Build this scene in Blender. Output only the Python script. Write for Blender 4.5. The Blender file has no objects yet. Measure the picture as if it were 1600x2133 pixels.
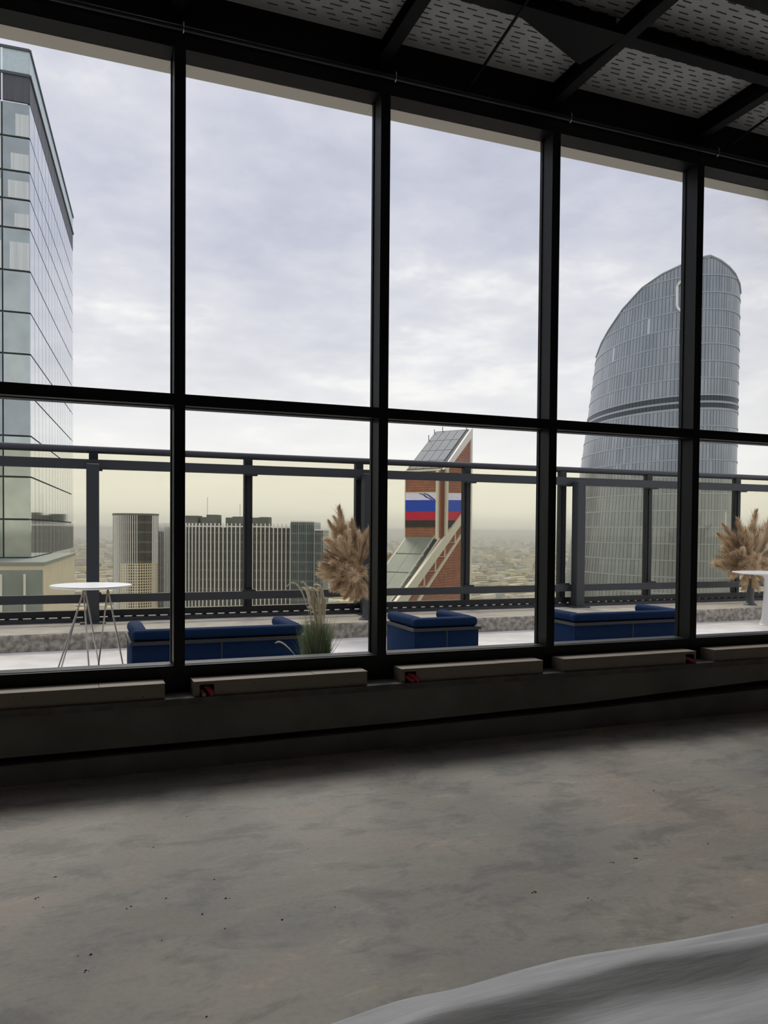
import bpy, bmesh, math, random
from mathutils import Vector, Matrix
random.seed(7)
S = bpy.context.scene
COL = S.collection
EYE = Vector((0, 0, 1.62))

# ------------------------------------------------------------------ camera
F, YAW, PIT, ROL, CX, CY = 1638.33, .371525, -.0249719, .00797806, 800.0, 1146.3
_fw = Vector((math.sin(YAW)*math.cos(PIT), math.cos(YAW)*math.cos(PIT), math.sin(PIT)))
_rt = Vector((math.cos(YAW), -math.sin(YAW), 0)); _up = _rt.cross(_fw)
RV = _rt*math.cos(ROL)+_up*math.sin(ROL); UV = -_rt*math.sin(ROL)+_up*math.cos(ROL)
cd = bpy.data.cameras.new('camera'); cam = bpy.data.objects.new('camera', cd); COL.objects.link(cam)
cd.sensor_fit = 'VERTICAL'; cd.sensor_height = 24.0; cd.lens = F/2133*24.0
cd.shift_y = (CY-1066.5)/2133; cd.clip_start = .05; cd.clip_end = 60000
m = Matrix(((RV.x, UV.x, -_fw.x), (RV.y, UV.y, -_fw.y), (RV.z, UV.z, -_fw.z))).to_4x4()
m.translation = EYE; cam.matrix_world = m
S.camera = cam

def ray(x, y): return _fw+RV*((x-CX)/F)-UV*((y-CY)/F)
def atY(x, y, c): d = ray(x, y); return EYE+d*(c/d.y)
def atZ(x, y, z): d = ray(x, y); return EYE+d*((z-EYE.z)/d.z)
def plan(x, Z):
    d = ray(x, 1105); return Vector((d.x*Z, d.y*Z, 0))
def zat(P, y, x=None):
    """height at plan point P that lies in direction of picture row y"""
    if x is None: x = col(P)
    d = ray(x, y); return EYE.z+d.z*math.hypot(P.x, P.y)/math.hypot(d.x, d.y)
def col(P):
    v = Vector((P.x, P.y, EYE.z))-EYE; return CX+F*v.dot(RV)/v.dot(_fw)
def hdir(x):
    d = ray(x, 1105); d.z = 0; return d.normalized()
def along(P, d, x):
    """point P + d*s that lies in picture column x"""
    a = hdir(x); det = d.x*(-a.y)+a.x*d.y
    s = ((-P.x)*(-a.y)-(-a.x)*(-P.y))/det
    return P+d*s, s

# ------------------------------------------------------------------ colour, world, exposure
def lin(r, g, b):
    f = lambda c: c/12.92 if c <= .04045 else ((c+.055)/1.055)**2.4
    return (f(r/255), f(g/255), f(b/255), 1)
S.view_settings.view_transform = 'Standard'; S.view_settings.look = 'None'
S.view_settings.gamma = 1; S.view_settings.use_curve_mapping = False
S.view_settings.exposure = 0.0
S.cycles.use_denoising = True
S.cycles.max_bounces = 10; S.cycles.diffuse_bounces = 5; S.cycles.transparent_max_bounces = 24
S.cycles.sample_clamp_indirect = 4

W = bpy.data.worlds.new('sky'); S.world = W; W.use_nodes = True
nt = W.node_tree; nt.nodes.clear()
def N(t, **k):
    n = nt.nodes.new(t)
    for a, b in k.items(): setattr(n, a, b)
    return n
L = lambda a, b: nt.links.new(a, b)
def ramp(node, stops):
    e = node.color_ramp.elements
    while len(e) > 1: e.remove(e[-1])
    e[0].position, e[0].color = stops[0]
    for p, c in stops[1:]:
        q = e.new(p); q.color = c
tc = N('ShaderNodeTexCoord'); sp = N('ShaderNodeSeparateXYZ'); L(tc.outputs['Generated'], sp.inputs[0])
zc = N('ShaderNodeMath', operation='MAXIMUM'); L(sp.outputs['Z'], zc.inputs[0]); zc.inputs[1].default_value = 0
za = N('ShaderNodeMath', operation='ADD'); L(zc.outputs[0], za.inputs[0]); za.inputs[1].default_value = .14
dx = N('ShaderNodeMath', operation='DIVIDE'); L(sp.outputs['X'], dx.inputs[0]); L(za.outputs[0], dx.inputs[1])
dy = N('ShaderNodeMath', operation='DIVIDE'); L(sp.outputs['Y'], dy.inputs[0]); L(za.outputs[0], dy.inputs[1])
cb = N('ShaderNodeCombineXYZ'); L(dx.outputs[0], cb.inputs[0]); L(dy.outputs[0], cb.inputs[1])
n1 = N('ShaderNodeTexNoise'); n1.inputs['Scale'].default_value = 1.15; n1.inputs['Detail'].default_value = 7
n1.inputs['Roughness'].default_value = .52; n1.inputs['Distortion'].default_value = .35
L(cb.outputs[0], n1.inputs['Vector'])
n2 = N('ShaderNodeTexNoise'); n2.inputs['Scale'].default_value = 3.2; n2.inputs['Detail'].default_value = 6
n2.inputs['Roughness'].default_value = .6
L(cb.outputs[0], n2.inputs['Vector'])
mixn = N('ShaderNodeMix', data_type='FLOAT'); mixn.inputs[0].default_value = .40
L(n1.outputs[0], mixn.inputs[2]); L(n2.outputs[0], mixn.inputs[3])
cr = N('ShaderNodeValToRGB'); L(mixn.outputs[0], cr.inputs[0])
ramp(cr, [(.36, lin(187, 190, 207)), (.45, lin(202, 205, 219)), (.53, lin(218, 219, 228)), (.61, lin(246, 245, 246))])
# paler towards the horizon
hz = N('ShaderNodeValToRGB'); L(zc.outputs[0], hz.inputs[0])
ramp(hz, [(0, (.97, .97, .97, 1)), (.09, (.80, .80, .80, 1)), (.20, (.32, .32, .32, 1)), (.36, (0, 0, 0, 1))])
mxc = N('ShaderNodeMix', data_type='RGBA'); L(hz.outputs[0], mxc.inputs[0]); L(cr.outputs[0], mxc.inputs[6])
mxc.inputs[7].default_value = (1.06, 1.035, .97, 1)
bg = N('ShaderNodeBackground'); L(mxc.outputs[2], bg.inputs[0]); bg.inputs[1].default_value = 1.06
wo = N('ShaderNodeOutputWorld'); L(bg.outputs[0], wo.inputs[0])

# veiled sun: a broad soft glow behind the cloud layer, beyond the window front
sl = bpy.data.lights.new('veiled_sun_offscreen', 'SUN'); sl.energy = 2.2; sl.angle = math.radians(22); sl.color = (1, .97, .92)
so = bpy.data.objects.new('veiled_sun_offscreen', sl); COL.objects.link(so)
SUN = Vector((.10, 1, 0)).normalized()*math.cos(math.radians(47))+Vector((0, 0, math.sin(math.radians(47))))
so.rotation_euler = SUN.to_track_quat('Z', 'Y').to_euler(); so.location = SUN*60

# ------------------------------------------------------------------ materials
def mat(name, c, rough=.6, metal=0, var=.0, scale=4, c2=None, bump=0, bscale=40, spec=.5, detail=6, stretch=None, lo=.35, hi=.65):
    M = bpy.data.materials.new(name); M.use_nodes = True
    t = M.node_tree; b = t.nodes['Principled BSDF']
    b.inputs['Base Color'].default_value = c; b.inputs['Roughness'].default_value = rough
    b.inputs['Metallic'].default_value = metal; b.inputs['Specular IOR Level'].default_value = spec
    g = t.nodes.new('ShaderNodeTexCoord')
    vec = g.outputs['Object']
    if stretch:
        mp = t.nodes.new('ShaderNodeMapping'); mp.inputs['Scale'].default_value = stretch
        t.links.new(vec, mp.inputs[0]); vec = mp.outputs[0]
    if c2 is None and var:
        c2 = tuple(min(1, v*(1+var)) for v in c[:3])+(1,); c = tuple(v*(1-var) for v in c[:3])+(1,)
    if c2 is not None:
        n = t.nodes.new('ShaderNodeTexNoise'); n.inputs['Scale'].default_value = scale; n.inputs['Detail'].default_value = detail
        t.links.new(vec, n.inputs['Vector'])
        r = t.nodes.new('ShaderNodeValToRGB'); r.color_ramp.elements[0].position = lo; r.color_ramp.elements[1].position = hi
        r.color_ramp.elements[0].color = c; r.color_ramp.elements[1].color = c2
        t.links.new(n.outputs[0], r.inputs[0]); t.links.new(r.outputs[0], b.inputs['Base Color'])
    if bump:
        n = t.nodes.new('ShaderNodeTexNoise'); n.inputs['Scale'].default_value = bscale; n.inputs['Detail'].default_value = 5
        t.links.new(vec, n.inputs['Vector'])
        bp = t.nodes.new('ShaderNodeBump'); bp.inputs['Strength'].default_value = bump; bp.inputs['Distance'].default_value = .01
        t.links.new(n.outputs[0], bp.inputs['Height']); t.links.new(bp.outputs[0], b.inputs['Normal'])
    return M
def glass(name, tint, refl=.06):
    """a thin clear pane: tinted transmission with a fresnel reflection"""
    M = bpy.data.materials.new(name); M.use_nodes = True
    t = M.node_tree; t.nodes.clear()
    o = t.nodes.new('ShaderNodeOutputMaterial'); mx = t.nodes.new('ShaderNodeMixShader')
    tr = t.nodes.new('ShaderNodeBsdfTransparent'); tr.inputs[0].default_value = tint
    gl = t.nodes.new('ShaderNodeBsdfGlossy'); gl.inputs['Roughness'].default_value = .01
    fr = t.nodes.new('ShaderNodeFresnel'); fr.inputs[0].default_value = 1.3
    ml = t.nodes.new('ShaderNodeMath'); ml.operation = 'MULTIPLY'; ml.inputs[1].default_value = refl/.05
    t.links.new(fr.outputs[0], ml.inputs[0]); t.links.new(ml.outputs[0], mx.inputs[0])
    t.links.new(tr.outputs[0], mx.inputs[1]); t.links.new(gl.outputs[0], mx.inputs[2]); t.links.new(mx.outputs[0], o.inputs[0])
    return M
def G(v): return (v, v, v, 1)
M = {}
M['steel'] = mat('black_painted_steel', (.0045, .005, .0065, 1), .55, spec=.2)
M['frame'] = mat('black_window_frame', (.009, .010, .012, 1), .45, spec=.3)
M['bead'] = M['frame']
M['deck'] = mat('grey_ceiling_deck', (.68, .685, .70, 1), .8, var=.10, scale=3)
M['dash'] = mat('painted_slot_shade', (.09, .09, .095, 1), .9)  # shade of the open deck slots, put into the colour
M['upstand'] = mat('dark_concrete', (.17, .165, .15, 1), .85, c2=(.24, .235, .215, 1), scale=2.5, bump=.3, bscale=18)
M['ledge'] = mat('dark_ledge_board', (.13, .125, .115, 1), .7, var=.2, scale=8)
M['box'] = mat('beige_casing', (.26, .22, .175, 1), .6, var=.06, scale=5)
M['boxtop'] = mat('tan_board_top', (.28, .23, .175, 1), .65, var=.10, scale=14, stretch=(.3, 3, 3))
M['hole'] = mat('dark_hole', (.004, .004, .004, 1), .9)
M['pink'] = mat('pink_red_conduit', (.62, .06, .10, 1), .45, var=.1)
M['pink2'] = mat('pale_pink_conduit', (.55, .25, .25, 1), .5, var=.1)
M['chrome'] = mat('shiny_metal', (.8, .8, .8, 1), .25, 1)
M['pipe'] = mat('dark_green_pipe', (.012, .028, .026, 1), .5)
M['pane'] = glass('window_glass', (.97, .975, .98, 1), .022)
M['railglass'] = glass('tinted_guard_glass', (.95, .935, .845, 1), .04)
M['soffit'] = mat('beige_cladding', lin(196, 190, 176), .6)
M['terrace'] = mat('pale_terrace_paving', lin(224, 219, 216), .75, c2=lin(240, 236, 233), scale=3, bump=.1)
M['kerbtop'] = mat('worn_concrete', lin(184, 176, 166), .85, c2=lin(204, 196, 185), scale=4, bump=.3)
M['kerb'] = mat('rough_concrete', lin(136, 131, 122), .95, c2=lin(198, 191, 180), scale=13, bump=1.0, bscale=30, lo=.38, hi=.66, detail=9)
M['rail'] = mat('slate_grey_rail', (.042, .047, .056, 1), .5)
M['rail2'] = mat('dark_rail', (.014, .016, .020, 1), .45)
M['post'] = mat('slate_grey_post', (.042, .047, .056, 1), .5)
M['velvet'] = mat('blue_velvet', (.0058, .023, .072, 1), .85, var=.12, scale=20, spec=.10)
M['navy'] = mat('navy_fabric', (.0058, .023, .072, 1), .85, var=.12, scale=20, spec=.10)
M['sideblue'] = mat('blue_side_fabric', (.0058, .023, .072, 1), .85, var=.12, scale=20, spec=.10)
M['band'] = mat('dark_band', (.035, .037, .042, 1), .5)
M['white'] = mat('white_lacquer', (.82, .82, .82, 1), .35)
M['wire'] = mat('satin_wire', (.50, .46, .41, 1), .35, .6)
M['pampas'] = mat('dry_pampas', lin(204, 180, 148), .9, c2=lin(230, 210, 180), scale=6)
M['pampas2'] = mat('pale_pampas', lin(230, 212, 182), .9, c2=lin(244, 230, 206), scale=6)
M['pampas3'] = mat('brown_dry_fan', lin(146, 112, 86), .9, c2=lin(172, 138, 108), scale=6)
M['blade'] = mat('green_grass_blade', (.07, .11, .055, 1), .7, c2=(.14, .18, .09, 1), scale=5)
M['seed'] = mat('cream_seed_head', lin(226, 218, 198), .9, var=.1)
M['vase'] = mat('slate_vase', (.085, .095, .105, 1), .5)
M['grit'] = mat('dark_grit', (.03, .027, .024, 1), .9)

def translucent(m_, f):
    t = m_.node_tree; b = t.nodes['Principled BSDF']; o = t.nodes['Material Output']
    tl = t.nodes.new('ShaderNodeBsdfTranslucent'); mx = t.nodes.new('ShaderNodeMixShader'); mx.inputs[0].default_value = f
    src = b.inputs['Base Color'].links[0].from_socket; t.links.new(src, tl.inputs[0])
    t.links.new(b.outputs[0], mx.inputs[1]); t.links.new(tl.outputs[0], mx.inputs[2]); t.links.new(mx.outputs[0], o.inputs[0])
for k_ in ('pampas', 'pampas2', 'pampas3', 'blade', 'seed'): translucent(M[k_], .45)
M['blade2'] = mat('pale_grass_blade', (.22, .25, .13, 1), .7, var=.15); translucent(M['blade2'], .4)

# ------------------------------------------------------------------ mesh helpers
class MB:
    def __init__(s): s.v = []; s.f = []; s.mi = []
    def quad(s, a, b, c, d, k=0):
        i = len(s.v); s.v += [tuple(a), tuple(b), tuple(c), tuple(d)]; s.f.append((i, i+1, i+2, i+3)); s.mi.append(k)
    def tri(s, a, b, c, k=0):
        i = len(s.v); s.v += [tuple(a), tuple(b), tuple(c)]; s.f.append((i, i+1, i+2)); s.mi.append(k)
    def box(s, x0, x1, y0, y1, z0, z1, k=0):
        s.hexa([(x0, y0, z0), (x1, y0, z0), (x1, y1, z0), (x0, y1, z0)], [(x0, y0, z1), (x1, y0, z1), (x1, y1, z1), (x0, y1, z1)], k)
    def hexa(s, lo, hi, k=0):
        i = len(s.v); n = len(lo); s.v += [tuple(p) for p in lo]+[tuple(p) for p in hi]
        s.f.append(tuple(i+n-1-j for j in range(n))); s.f.append(tuple(i+n+j for j in range(n))); s.mi += [k, k]
        for j in range(n):
            q = (j+1) % n; s.f.append((i+j, i+q, i+n+q, i+n+j)); s.mi.append(k)
    def tube(s, pts, r, n=8, k=0, cap=True):
        pts = [Vector(p) for p in pts]; rings = []
        rs = r if isinstance(r, (list, tuple)) else [r]*len(pts)
        for j, p in enumerate(pts):
            d = (pts[min(j+1, len(pts)-1)]-pts[max(j-1, 0)]).normalized()
            a = Vector((0, 0, 1)) if abs(d.z) < .9 else Vector((1, 0, 0))
            u = d.cross(a).normalized(); w = d.cross(u)
            i = len(s.v); rings.append(i)
            for q in range(n):
                t = 2*math.pi*q/n; s.v.append(tuple(p+(u*math.cos(t)+w*math.sin(t))*rs[j]))
        for a, b in zip(rings, rings[1:]):
            for q in range(n):
                w = (q+1) % n; s.f.append((a+q, a+w, b+w, b+q)); s.mi.append(k)
        if cap:
            s.f.append(tuple(rings[0]+q for q in range(n))[::-1]); s.f.append(tuple(rings[-1]+q for q in range(n))); s.mi += [k, k]
    def lathe(s, prof, c=(0, 0, 0), n=24, k=0):
        rings = []
        for r, z in prof:
            i = len(s.v); rings.append(i)
            for q in range(n):
                t = 2*math.pi*q/n; s.v.append((c[0]+r*math.cos(t), c[1]+r*math.sin(t), c[2]+z))
        for a, b in zip(rings, rings[1:]):
            for q in range(n):
                w = (q+1) % n; s.f.append((a+q, a+w, b+w, b+q)); s.mi.append(k)
        s.f.append(tuple(rings[0]+q for q in range(n))[::-1]); s.f.append(tuple(rings[-1]+q for q in range(n))); s.mi += [k, k]
    def mesh(s, name, mats, smooth=False):
        me = bpy.data.meshes.new(name); me.from_pydata(s.v, [], s.f)
        for m_ in (mats if isinstance(mats, list) else [mats]): me.materials.append(m_)
        if any(s.mi): me.polygons.foreach_set('material_index', s.mi)
        if smooth: me.polygons.foreach_set('use_smooth', [True]*len(s.f))
        me.update(); return me
    def obj(s, name, mats, parent=None, smooth=False, **k):
        return link(name, s.mesh(name, mats, smooth), parent, **k)
def link(name, me, parent=None, loc=None, **k):
    o = bpy.data.objects.new(name, me); COL.objects.link(o)
    if parent: o.parent = parent
    if loc is not None: o.location = loc
    tag(o, **k); return o
def tag(o, label=None, cat=None, group=None, kind=None):
    if label: o['label'] = label
    if cat: o['category'] = cat
    if group: o['group'] = group
    if kind: o['kind'] = kind
    return o
def empty(name, loc=(0, 0, 0), **k):
    return link(name, None, None, loc, **k)
def bevel(o, w, seg=3, smooth=True):
    bm = bmesh.new(); bm.from_mesh(o.data)
    bmesh.ops.remove_doubles(bm, verts=bm.verts, dist=1e-5)
    bmesh.ops.bevel(bm, geom=list(bm.edges), offset=w, segments=seg, profile=.5, affect='EDGES', clamp_overlap=True)
    for f in bm.faces: f.smooth = smooth
    bm.to_mesh(o.data); bm.free(); return o
def B(name, m_, parent, *a, **k):
    mb = MB(); mb.box(*a); return mb.obj(name, m_, parent, **k)
def prism(mb, poly, d, k=0):
    """poly: planar points; extruded by vector d"""
    lo = [Vector(p) for p in poly]; mb.hexa(lo, [p+Vector(d) for p in lo], k)

# ------------------------------------------------------------------ room shell
RX0, RX1, RY0 = -6.88, 9.70, -6.0
def floor_mat():
    Mt = bpy.data.materials.new('polished_concrete_floor'); Mt.use_nodes = True
    t = Mt.node_tree; b = t.nodes['Principled BSDF']; b.inputs['Roughness'].default_value = .62
    b.inputs['Specular IOR Level'].default_value = .35
    g = t.nodes.new('ShaderNodeTexCoord')
    def noise(sc, det=6, dist=0, st=(1, 1, 1), rough=.55):
        mp = t.nodes.new('ShaderNodeMapping'); mp.inputs['Scale'].default_value = st; mp.inputs['Rotation'].default_value = (0, 0, .3)
        t.links.new(g.outputs['Object'], mp.inputs[0])
        n = t.nodes.new('ShaderNodeTexNoise'); n.inputs['Scale'].default_value = sc; n.inputs['Detail'].default_value = det
        n.inputs['Distortion'].default_value = dist; n.inputs['Roughness'].default_value = rough; t.links.new(mp.outputs[0], n.inputs['Vector']); return n
    def rmp(src, stops):
        r = t.nodes.new('ShaderNodeValToRGB'); ramp(r, stops); t.links.new(src, r.inputs[0]); return r
    def mix(a, b_, fac, mode='MIX'):
        x = t.nodes.new('ShaderNodeMix'); x.data_type = 'RGBA'; x.blend_type = mode
        if isinstance(fac, float): x.inputs[0].default_value = fac
        else: t.links.new(fac, x.inputs[0])
        t.links.new(a, x.inputs[6]); t.links.new(b_, x.inputs[7]); return x.outputs[2]
    a = rmp(noise(.7, 5, .25).outputs[0], [(.34, (.262, .256, .232, 1)), (.50, (.335, .312, .275, 1)), (.64, (.405, .355, .30, 1))])
    bb = rmp(noise(2.2, 12, .35, (1, 1.6, 1), .70).outputs[0], [(.38, (.70, .71, .70, 1)), (.50, (1, 1, 1, 1)), (.64, (1.0, .96, .90, 1))])
    c = mix(a.outputs[0], bb.outputs[0], 1.0, 'MULTIPLY')
    v = noise(3.6, 13, .8, (.6, 2.2, 1), .78)
    d = rmp(v.outputs[0], [(.34, (.70, .70, .72, 1)), (.41, (.97, .97, .97, 1)), (.56, (1, 1, 1, 1)), (.64, (1.25, 1.22, 1.16, 1))])
    c = mix(c, d.outputs[0], .9, 'MULTIPLY')
    fine = rmp(noise(38, 6).outputs[0], [(.32, (.86, .86, .86, 1)), (.55, (1, 1, 1, 1))])
    c = mix(c, fine.outputs[0], .7, 'MULTIPLY')
    t.links.new(c, b.inputs['Base Color'])
    bp = t.nodes.new('ShaderNodeBump'); bp.inputs['Strength'].default_value = .22; bp.inputs['Distance'].default_value = .01
    t.links.new(v.outputs[0], bp.inputs['Height']); t.links.new(bp.outputs[0], b.inputs['Normal'])
    return Mt
M['floor'] = floor_mat()
B('floor', M['floor'], None, RX0-.2, RX1+.2, RY0-.2, 5.74, -.2, 0, kind='structure')
M['sidewall'] = mat('plain_grey_wall', (.30, .295, .285, 1), .9, var=.06)
B('wall_left', M['sidewall'], None, RX0-.2, RX0, RY0, 5.74, 0, 5.28, kind='structure')
B('wall_right', M['sidewall'], None, RX1, RX1+.2, RY0, 5.74, 0, 5.28, kind='structure')

# ceiling deck; raised dark strips stand in for the shade inside its slots
ceil = B('ceiling', M['deck'], None, RX0-.2, RX1+.2, RY0-.2, 5.74, 5.28, 5.5, kind='structure')
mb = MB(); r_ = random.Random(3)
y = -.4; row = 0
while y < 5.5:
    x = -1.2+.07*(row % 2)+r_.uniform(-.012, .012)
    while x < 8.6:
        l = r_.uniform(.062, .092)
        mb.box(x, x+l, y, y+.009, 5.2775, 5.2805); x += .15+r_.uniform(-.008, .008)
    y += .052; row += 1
mb.obj('slot_shade', M['dash'], ceil, kind='stuff')

# wall below the windows: upper concrete beam, dark shadow gap, lower kerb
def gapz(X, k):
    P = [(-.9, .181, .130), (.7, .182, .131), (2.2, .190, .143), (3.9, .216, .160), (6.0, .288, .204)]
    if X <= P[0][0]: return P[0][k]
    for a, b in zip(P, P[1:]):
        if X <= b[0]: return a[k]+(b[k]-a[k])*(X-a[0])/(b[0]-a[0])
    return P[-1][k]
wall = empty('wall_window', (0, 0, 0), kind='structure')
XS = [RX0, -.9, .7, 2.2, 3.9, 6.0, RX1]
up_, lo_ = MB(), MB()
for a, b in zip(XS, XS[1:]):
    up_.hexa([(a, 5.40, gapz(a, 1)), (b, 5.40, gapz(b, 1)), (b, 5.72, gapz(b, 1)), (a, 5.72, gapz(a, 1))],
             [(a, 5.40, .46), (b, 5.40, .46), (b, 5.72, .46), (a, 5.72, .46)])
    lo_.hexa([(a, 5.40, 0), (b, 5.40, 0), (b, 5.72, 0), (a, 5.72, 0)],
             [(a, 5.40, gapz(a, 2)), (b, 5.40, gapz(b, 2)), (b, 5.72, gapz(b, 2)), (a, 5.72, gapz(a, 2))])
up_.obj('concrete_beam', M['upstand'], wall); lo_.obj('concrete_plinth', M['upstand'], wall)
B('gap_backing', M['upstand'], wall, RX0, RX1, 5.66, 5.715, .12, .30)
led = MB(); led.box(RX0, RX1, 5.35, 5.56, .4665, .4895); led.box(RX0, RX1, 5.362, 5.40, .442, .4665)
led.obj('trim_1', M['ledge'], None, kind='structure')
# black wall above the windows and the beam in front of it
sp_ = empty('wall_head', (0, 0, 0), kind='structure')
B('spandrel_panel', M['steel'], sp_, RX0, RX1, 5.565, 5.735, 4.972, 5.28)
B('outer_parapet', M['soffit'], sp_, RX0-.2, RX1+.2, 5.745, 5.905, 4.91, 5.9)

# window bays
XR = lambda i: .69144+1.5*i
def bay(i, n, Yf=5.56, Yg=5.735, flip=1):
    w = empty(f'window_{n}', (XR(i), Yf, .675), kind='structure')
    def P(name, m_, x0, x1, y0, y1, z0, z1, **k):
        mb = MB(); mb.box(x0-XR(i), x1-XR(i), min(flip*(y0-5.56), flip*(y1-5.56)), max(flip*(y0-5.56), flip*(y1-5.56)), z0-.675, z1-.675)
        return mb.obj(name, m_, w, **k)
    a, b = XR(i), XR(i+1)-.075
    mu = P('mullion', M['frame'], XR(i)-.075, XR(i), 5.56, 5.725, .46, 4.972)
    P('mullion_cap', M['frame'], XR(i)-.068, XR(i)-.007, 5.745, 5.756, .46, 4.88)
    P('glazing_bead', M['bead'], XR(i)-.083, XR(i)-.075, 5.70, 5.735, .675, 4.884)
    P('transom', M['frame'], a, b, 5.562, 5.725, 2.4685, 2.547)
    P('transom_bead', M['bead'], a, b-.008, 5.64, 5.735, 2.462, 2.4685)
    P('head_rail', M['frame'], a, b, 5.562, 5.735, 4.888, 4.972)
    P('head_bead', M['bead'], a, b-.008, 5.566, 5.722, 4.884, 4.888)
    P('sill_rail', M['frame'], a, b, 5.562, 5.74, .46, .675)
    P('sill_bead', M['bead'], a, b-.008, 5.60, 5.735, .675, .679)
    P('pane', M['pane'], a-.02, b+.02, 5.736, 5.742, .66, 2.50)
    P('pane', M['pane'], a-.02, b+.02, 5.736, 5.742, 2.515, 4.90)
    if flip == 1:
        P('soffit_panel', M['soffit'], a-.0785, b-.005, 5.746, 5.905, 4.885, 4.905)
    return w
n = 1
for i in range(-5, 6): bay(i, n); n += 1
B('wall_back', M['sidewall'], None, RX0-.2, RX1+.2, RY0-.2, RY0, 0, 5.28, kind='structure')

# ceiling steelwork
def channel_y(y1, z1):   # web on the right, bottom flange to the left
    mb = MB(); mb.box(-.09, 0, 0, y1, 0, .012); mb.box(-.012, 0, 0, y1, .012, z1); mb.box(-.05, -.012, 0, y1, z1-.012, z1); return mb
where = {1: 'ending over the mullion between the bouquet and the slant roofed tower', 2: 'crossing the grey deck beside the triangular gusset', 3: 'over the mullion in front of the curved tower'}
for i in range(-5, 7):
    mb = channel_y(5.56-RY0, .18)
    mb.obj('roof_beam', M['steel'], None, loc=(XR(i)-.025, RY0, 5.10), label='black steel roof beam running across the grey slotted ceiling deck'
           if i not in where else 'black steel roof beam '+where[i], cat='beam', group='black roof beams')
for yb, lab in [(4.72, 'black steel purlin parallel to the windows, meeting the gusset plate'), (4.07, 'black steel purlin further into the room than the gusset plate'),
                (2.8, 'black steel purlin deep inside the room'), (1.2, 'black steel purlin above the middle of the floor')]:
    o = empty('ceiling_purlin', (RX0, yb, 5.10), label=lab, cat='beam', group='ceiling purlins')
    for i in range(-5, 6):
        x0, x1 = XR(i)-.024-RX0, XR(i+1)-.116-RX0
        mb = MB(); mb.box(x0, x1, -.11, 0, .002, .014); mb.box(x0, x1, -.012, 0, .014, .18); mb.obj('span', M['steel'], o)
mb = MB(); prism(mb, [(2.80, 4.722, 5.104), (3.49, 5.03, 5.104), (3.57, 4.722, 5.104)], (0, 0, .012))
mb.obj('gusset_plate', M['steel'], None, label='dark triangular gusset plate between purlin and roof beam', cat='plate')
for (A, Bq, lab) in [((2.82, 5.56, 5.03), (2.66, 3.9, 5.07), 'thin steel brace rod slanting up from the window head beside the gusset'),
                     ((5.36, 5.56, 5.03), (5.2, 3.9, 5.07), 'thin steel brace rod over the end window bay')]:
    mb = MB(); mb.tube([A, Bq], .011, 8); mb.obj('brace_rod', M['steel'], None, smooth=True, label=lab, cat='rod', group='brace rods')
cp = empty('cable_pipe', (RX0, 5.37, 4.90), label='thin dark green pipe hung along the window head on clips', cat='pipe')
mb = MB(); mb.tube([(0, 0, 0), (RX1-RX0, 0, 0)], .016, 10); mb.obj('pipe', M['pipe'], cp, smooth=True)
for i in range(-5, 7):
    X = XR(i)-.04-RX0
    mb = MB(); mb.tube([(X, 0, .05), (X, -.018, .03), (X, -.022, 0), (X, -.012, -.022), (X, .006, -.026)], .0045, 6)
    mb.obj('clip', M['chrome'], cp, smooth=True)

# ------------------------------------------------------------------ heater boxes on the ledge
def tube_bend(P, d, m_, par, r):
    mb = MB(); pts, rs = [], []
    for j in range(15):
        t = j/14
        pts.append((P[0]+d*t, P[1]-.062*t, max(P[2]-.05*t*t, r*1.15))); rs.append(r*(1+.10*(j % 2)))
    mb.tube(pts, rs, 10); return mb.obj('conduit', m_, par, smooth=True)
ZL, ZT, YF, YB = .4897, .592, 5.375, 5.545
boxes = [(-.745, .5385, None, 'the box below the wire-legged table'), (.728, 1.97, (.766, .862), ''), (2.244, 3.466, (2.27, 2.36), ''), (3.66, 5.02, (4.91, 5.0), ''), (5.225, 6.55, None, '')]
labs = ['beige heater box on the ledge below the wire legged table, without an opening',
        'beige heater box with one red and one pale conduit in its left opening',
        'beige heater box with two red conduits in its left opening, below the armchair',
        'beige heater box with a red conduit at its right end',
        'beige heater box without opening below the white pedestal table']
for (x0, x1, h, _), lab in zip(boxes, labs):
    w = x1-x0; o = empty('heater_box', (x0, YF, ZL), label=lab, cat='heater', group='beige heater boxes along the ledge')
    H = ZT-ZL; dp = YB-YF
    fp = MB()
    if h:
        a, b = h[0]-x0, h[1]-x0; zt = H-.022
        fp.box(0, a, 0, .006, 0, H-.006); fp.box(a, b, 0, .006, zt, H-.006); fp.box(b, w, 0, .006, 0, H-.006)
    else: fp.box(0, w, 0, .006, 0, H-.006)
    fpo = fp.obj('front_panel', M['box'], o)
    B('end_panel', M['box'], o, 0, .006, .006, dp, 0, H-.006); B('end_panel', M['box'], o, w-.006, w, .006, dp, 0, H-.006)
    cut = w*.68
    B('top_panel', M['boxtop'], o, -.002, cut-.0015, -.002, dp, H-.006, H); B('top_panel', M['boxtop'], o, cut+.0015, w+.002, -.002, dp, H-.005, H+.001)
    B('liner', M['box'], o, .01, w-.01, dp-.03, dp-.005, .002, H-.01)
    for fx, fz in ((.30, .68), (.12, .28), (.86, .22)):
        mb = MB(); mb.tube([(w*fx+.04, -.001, H*fz), (w*fx+.04, .002, H*fz)], .0045, 8); mb.obj('screw', M['band'], fpo)
    if h:
        c = (h[0]+h[1])/2-x0; i = boxes.index((x0, x1, h, _))
        if i == 1:
            tube_bend((c-.028, .04, .03), .008, M['pink2'], o, .013); tube_bend((c, .04, .055), .035, M['pink'], o, .017)
        elif i == 2:
            tube_bend((c-.03, .04, .038), .05, M['pink'], o, .014); tube_bend((c, .04, .052), .06, M['pink'], o, .015)
        else:
            tube_bend((c-.02, .04, .042), .07, M['pink'], o, .015)

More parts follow.
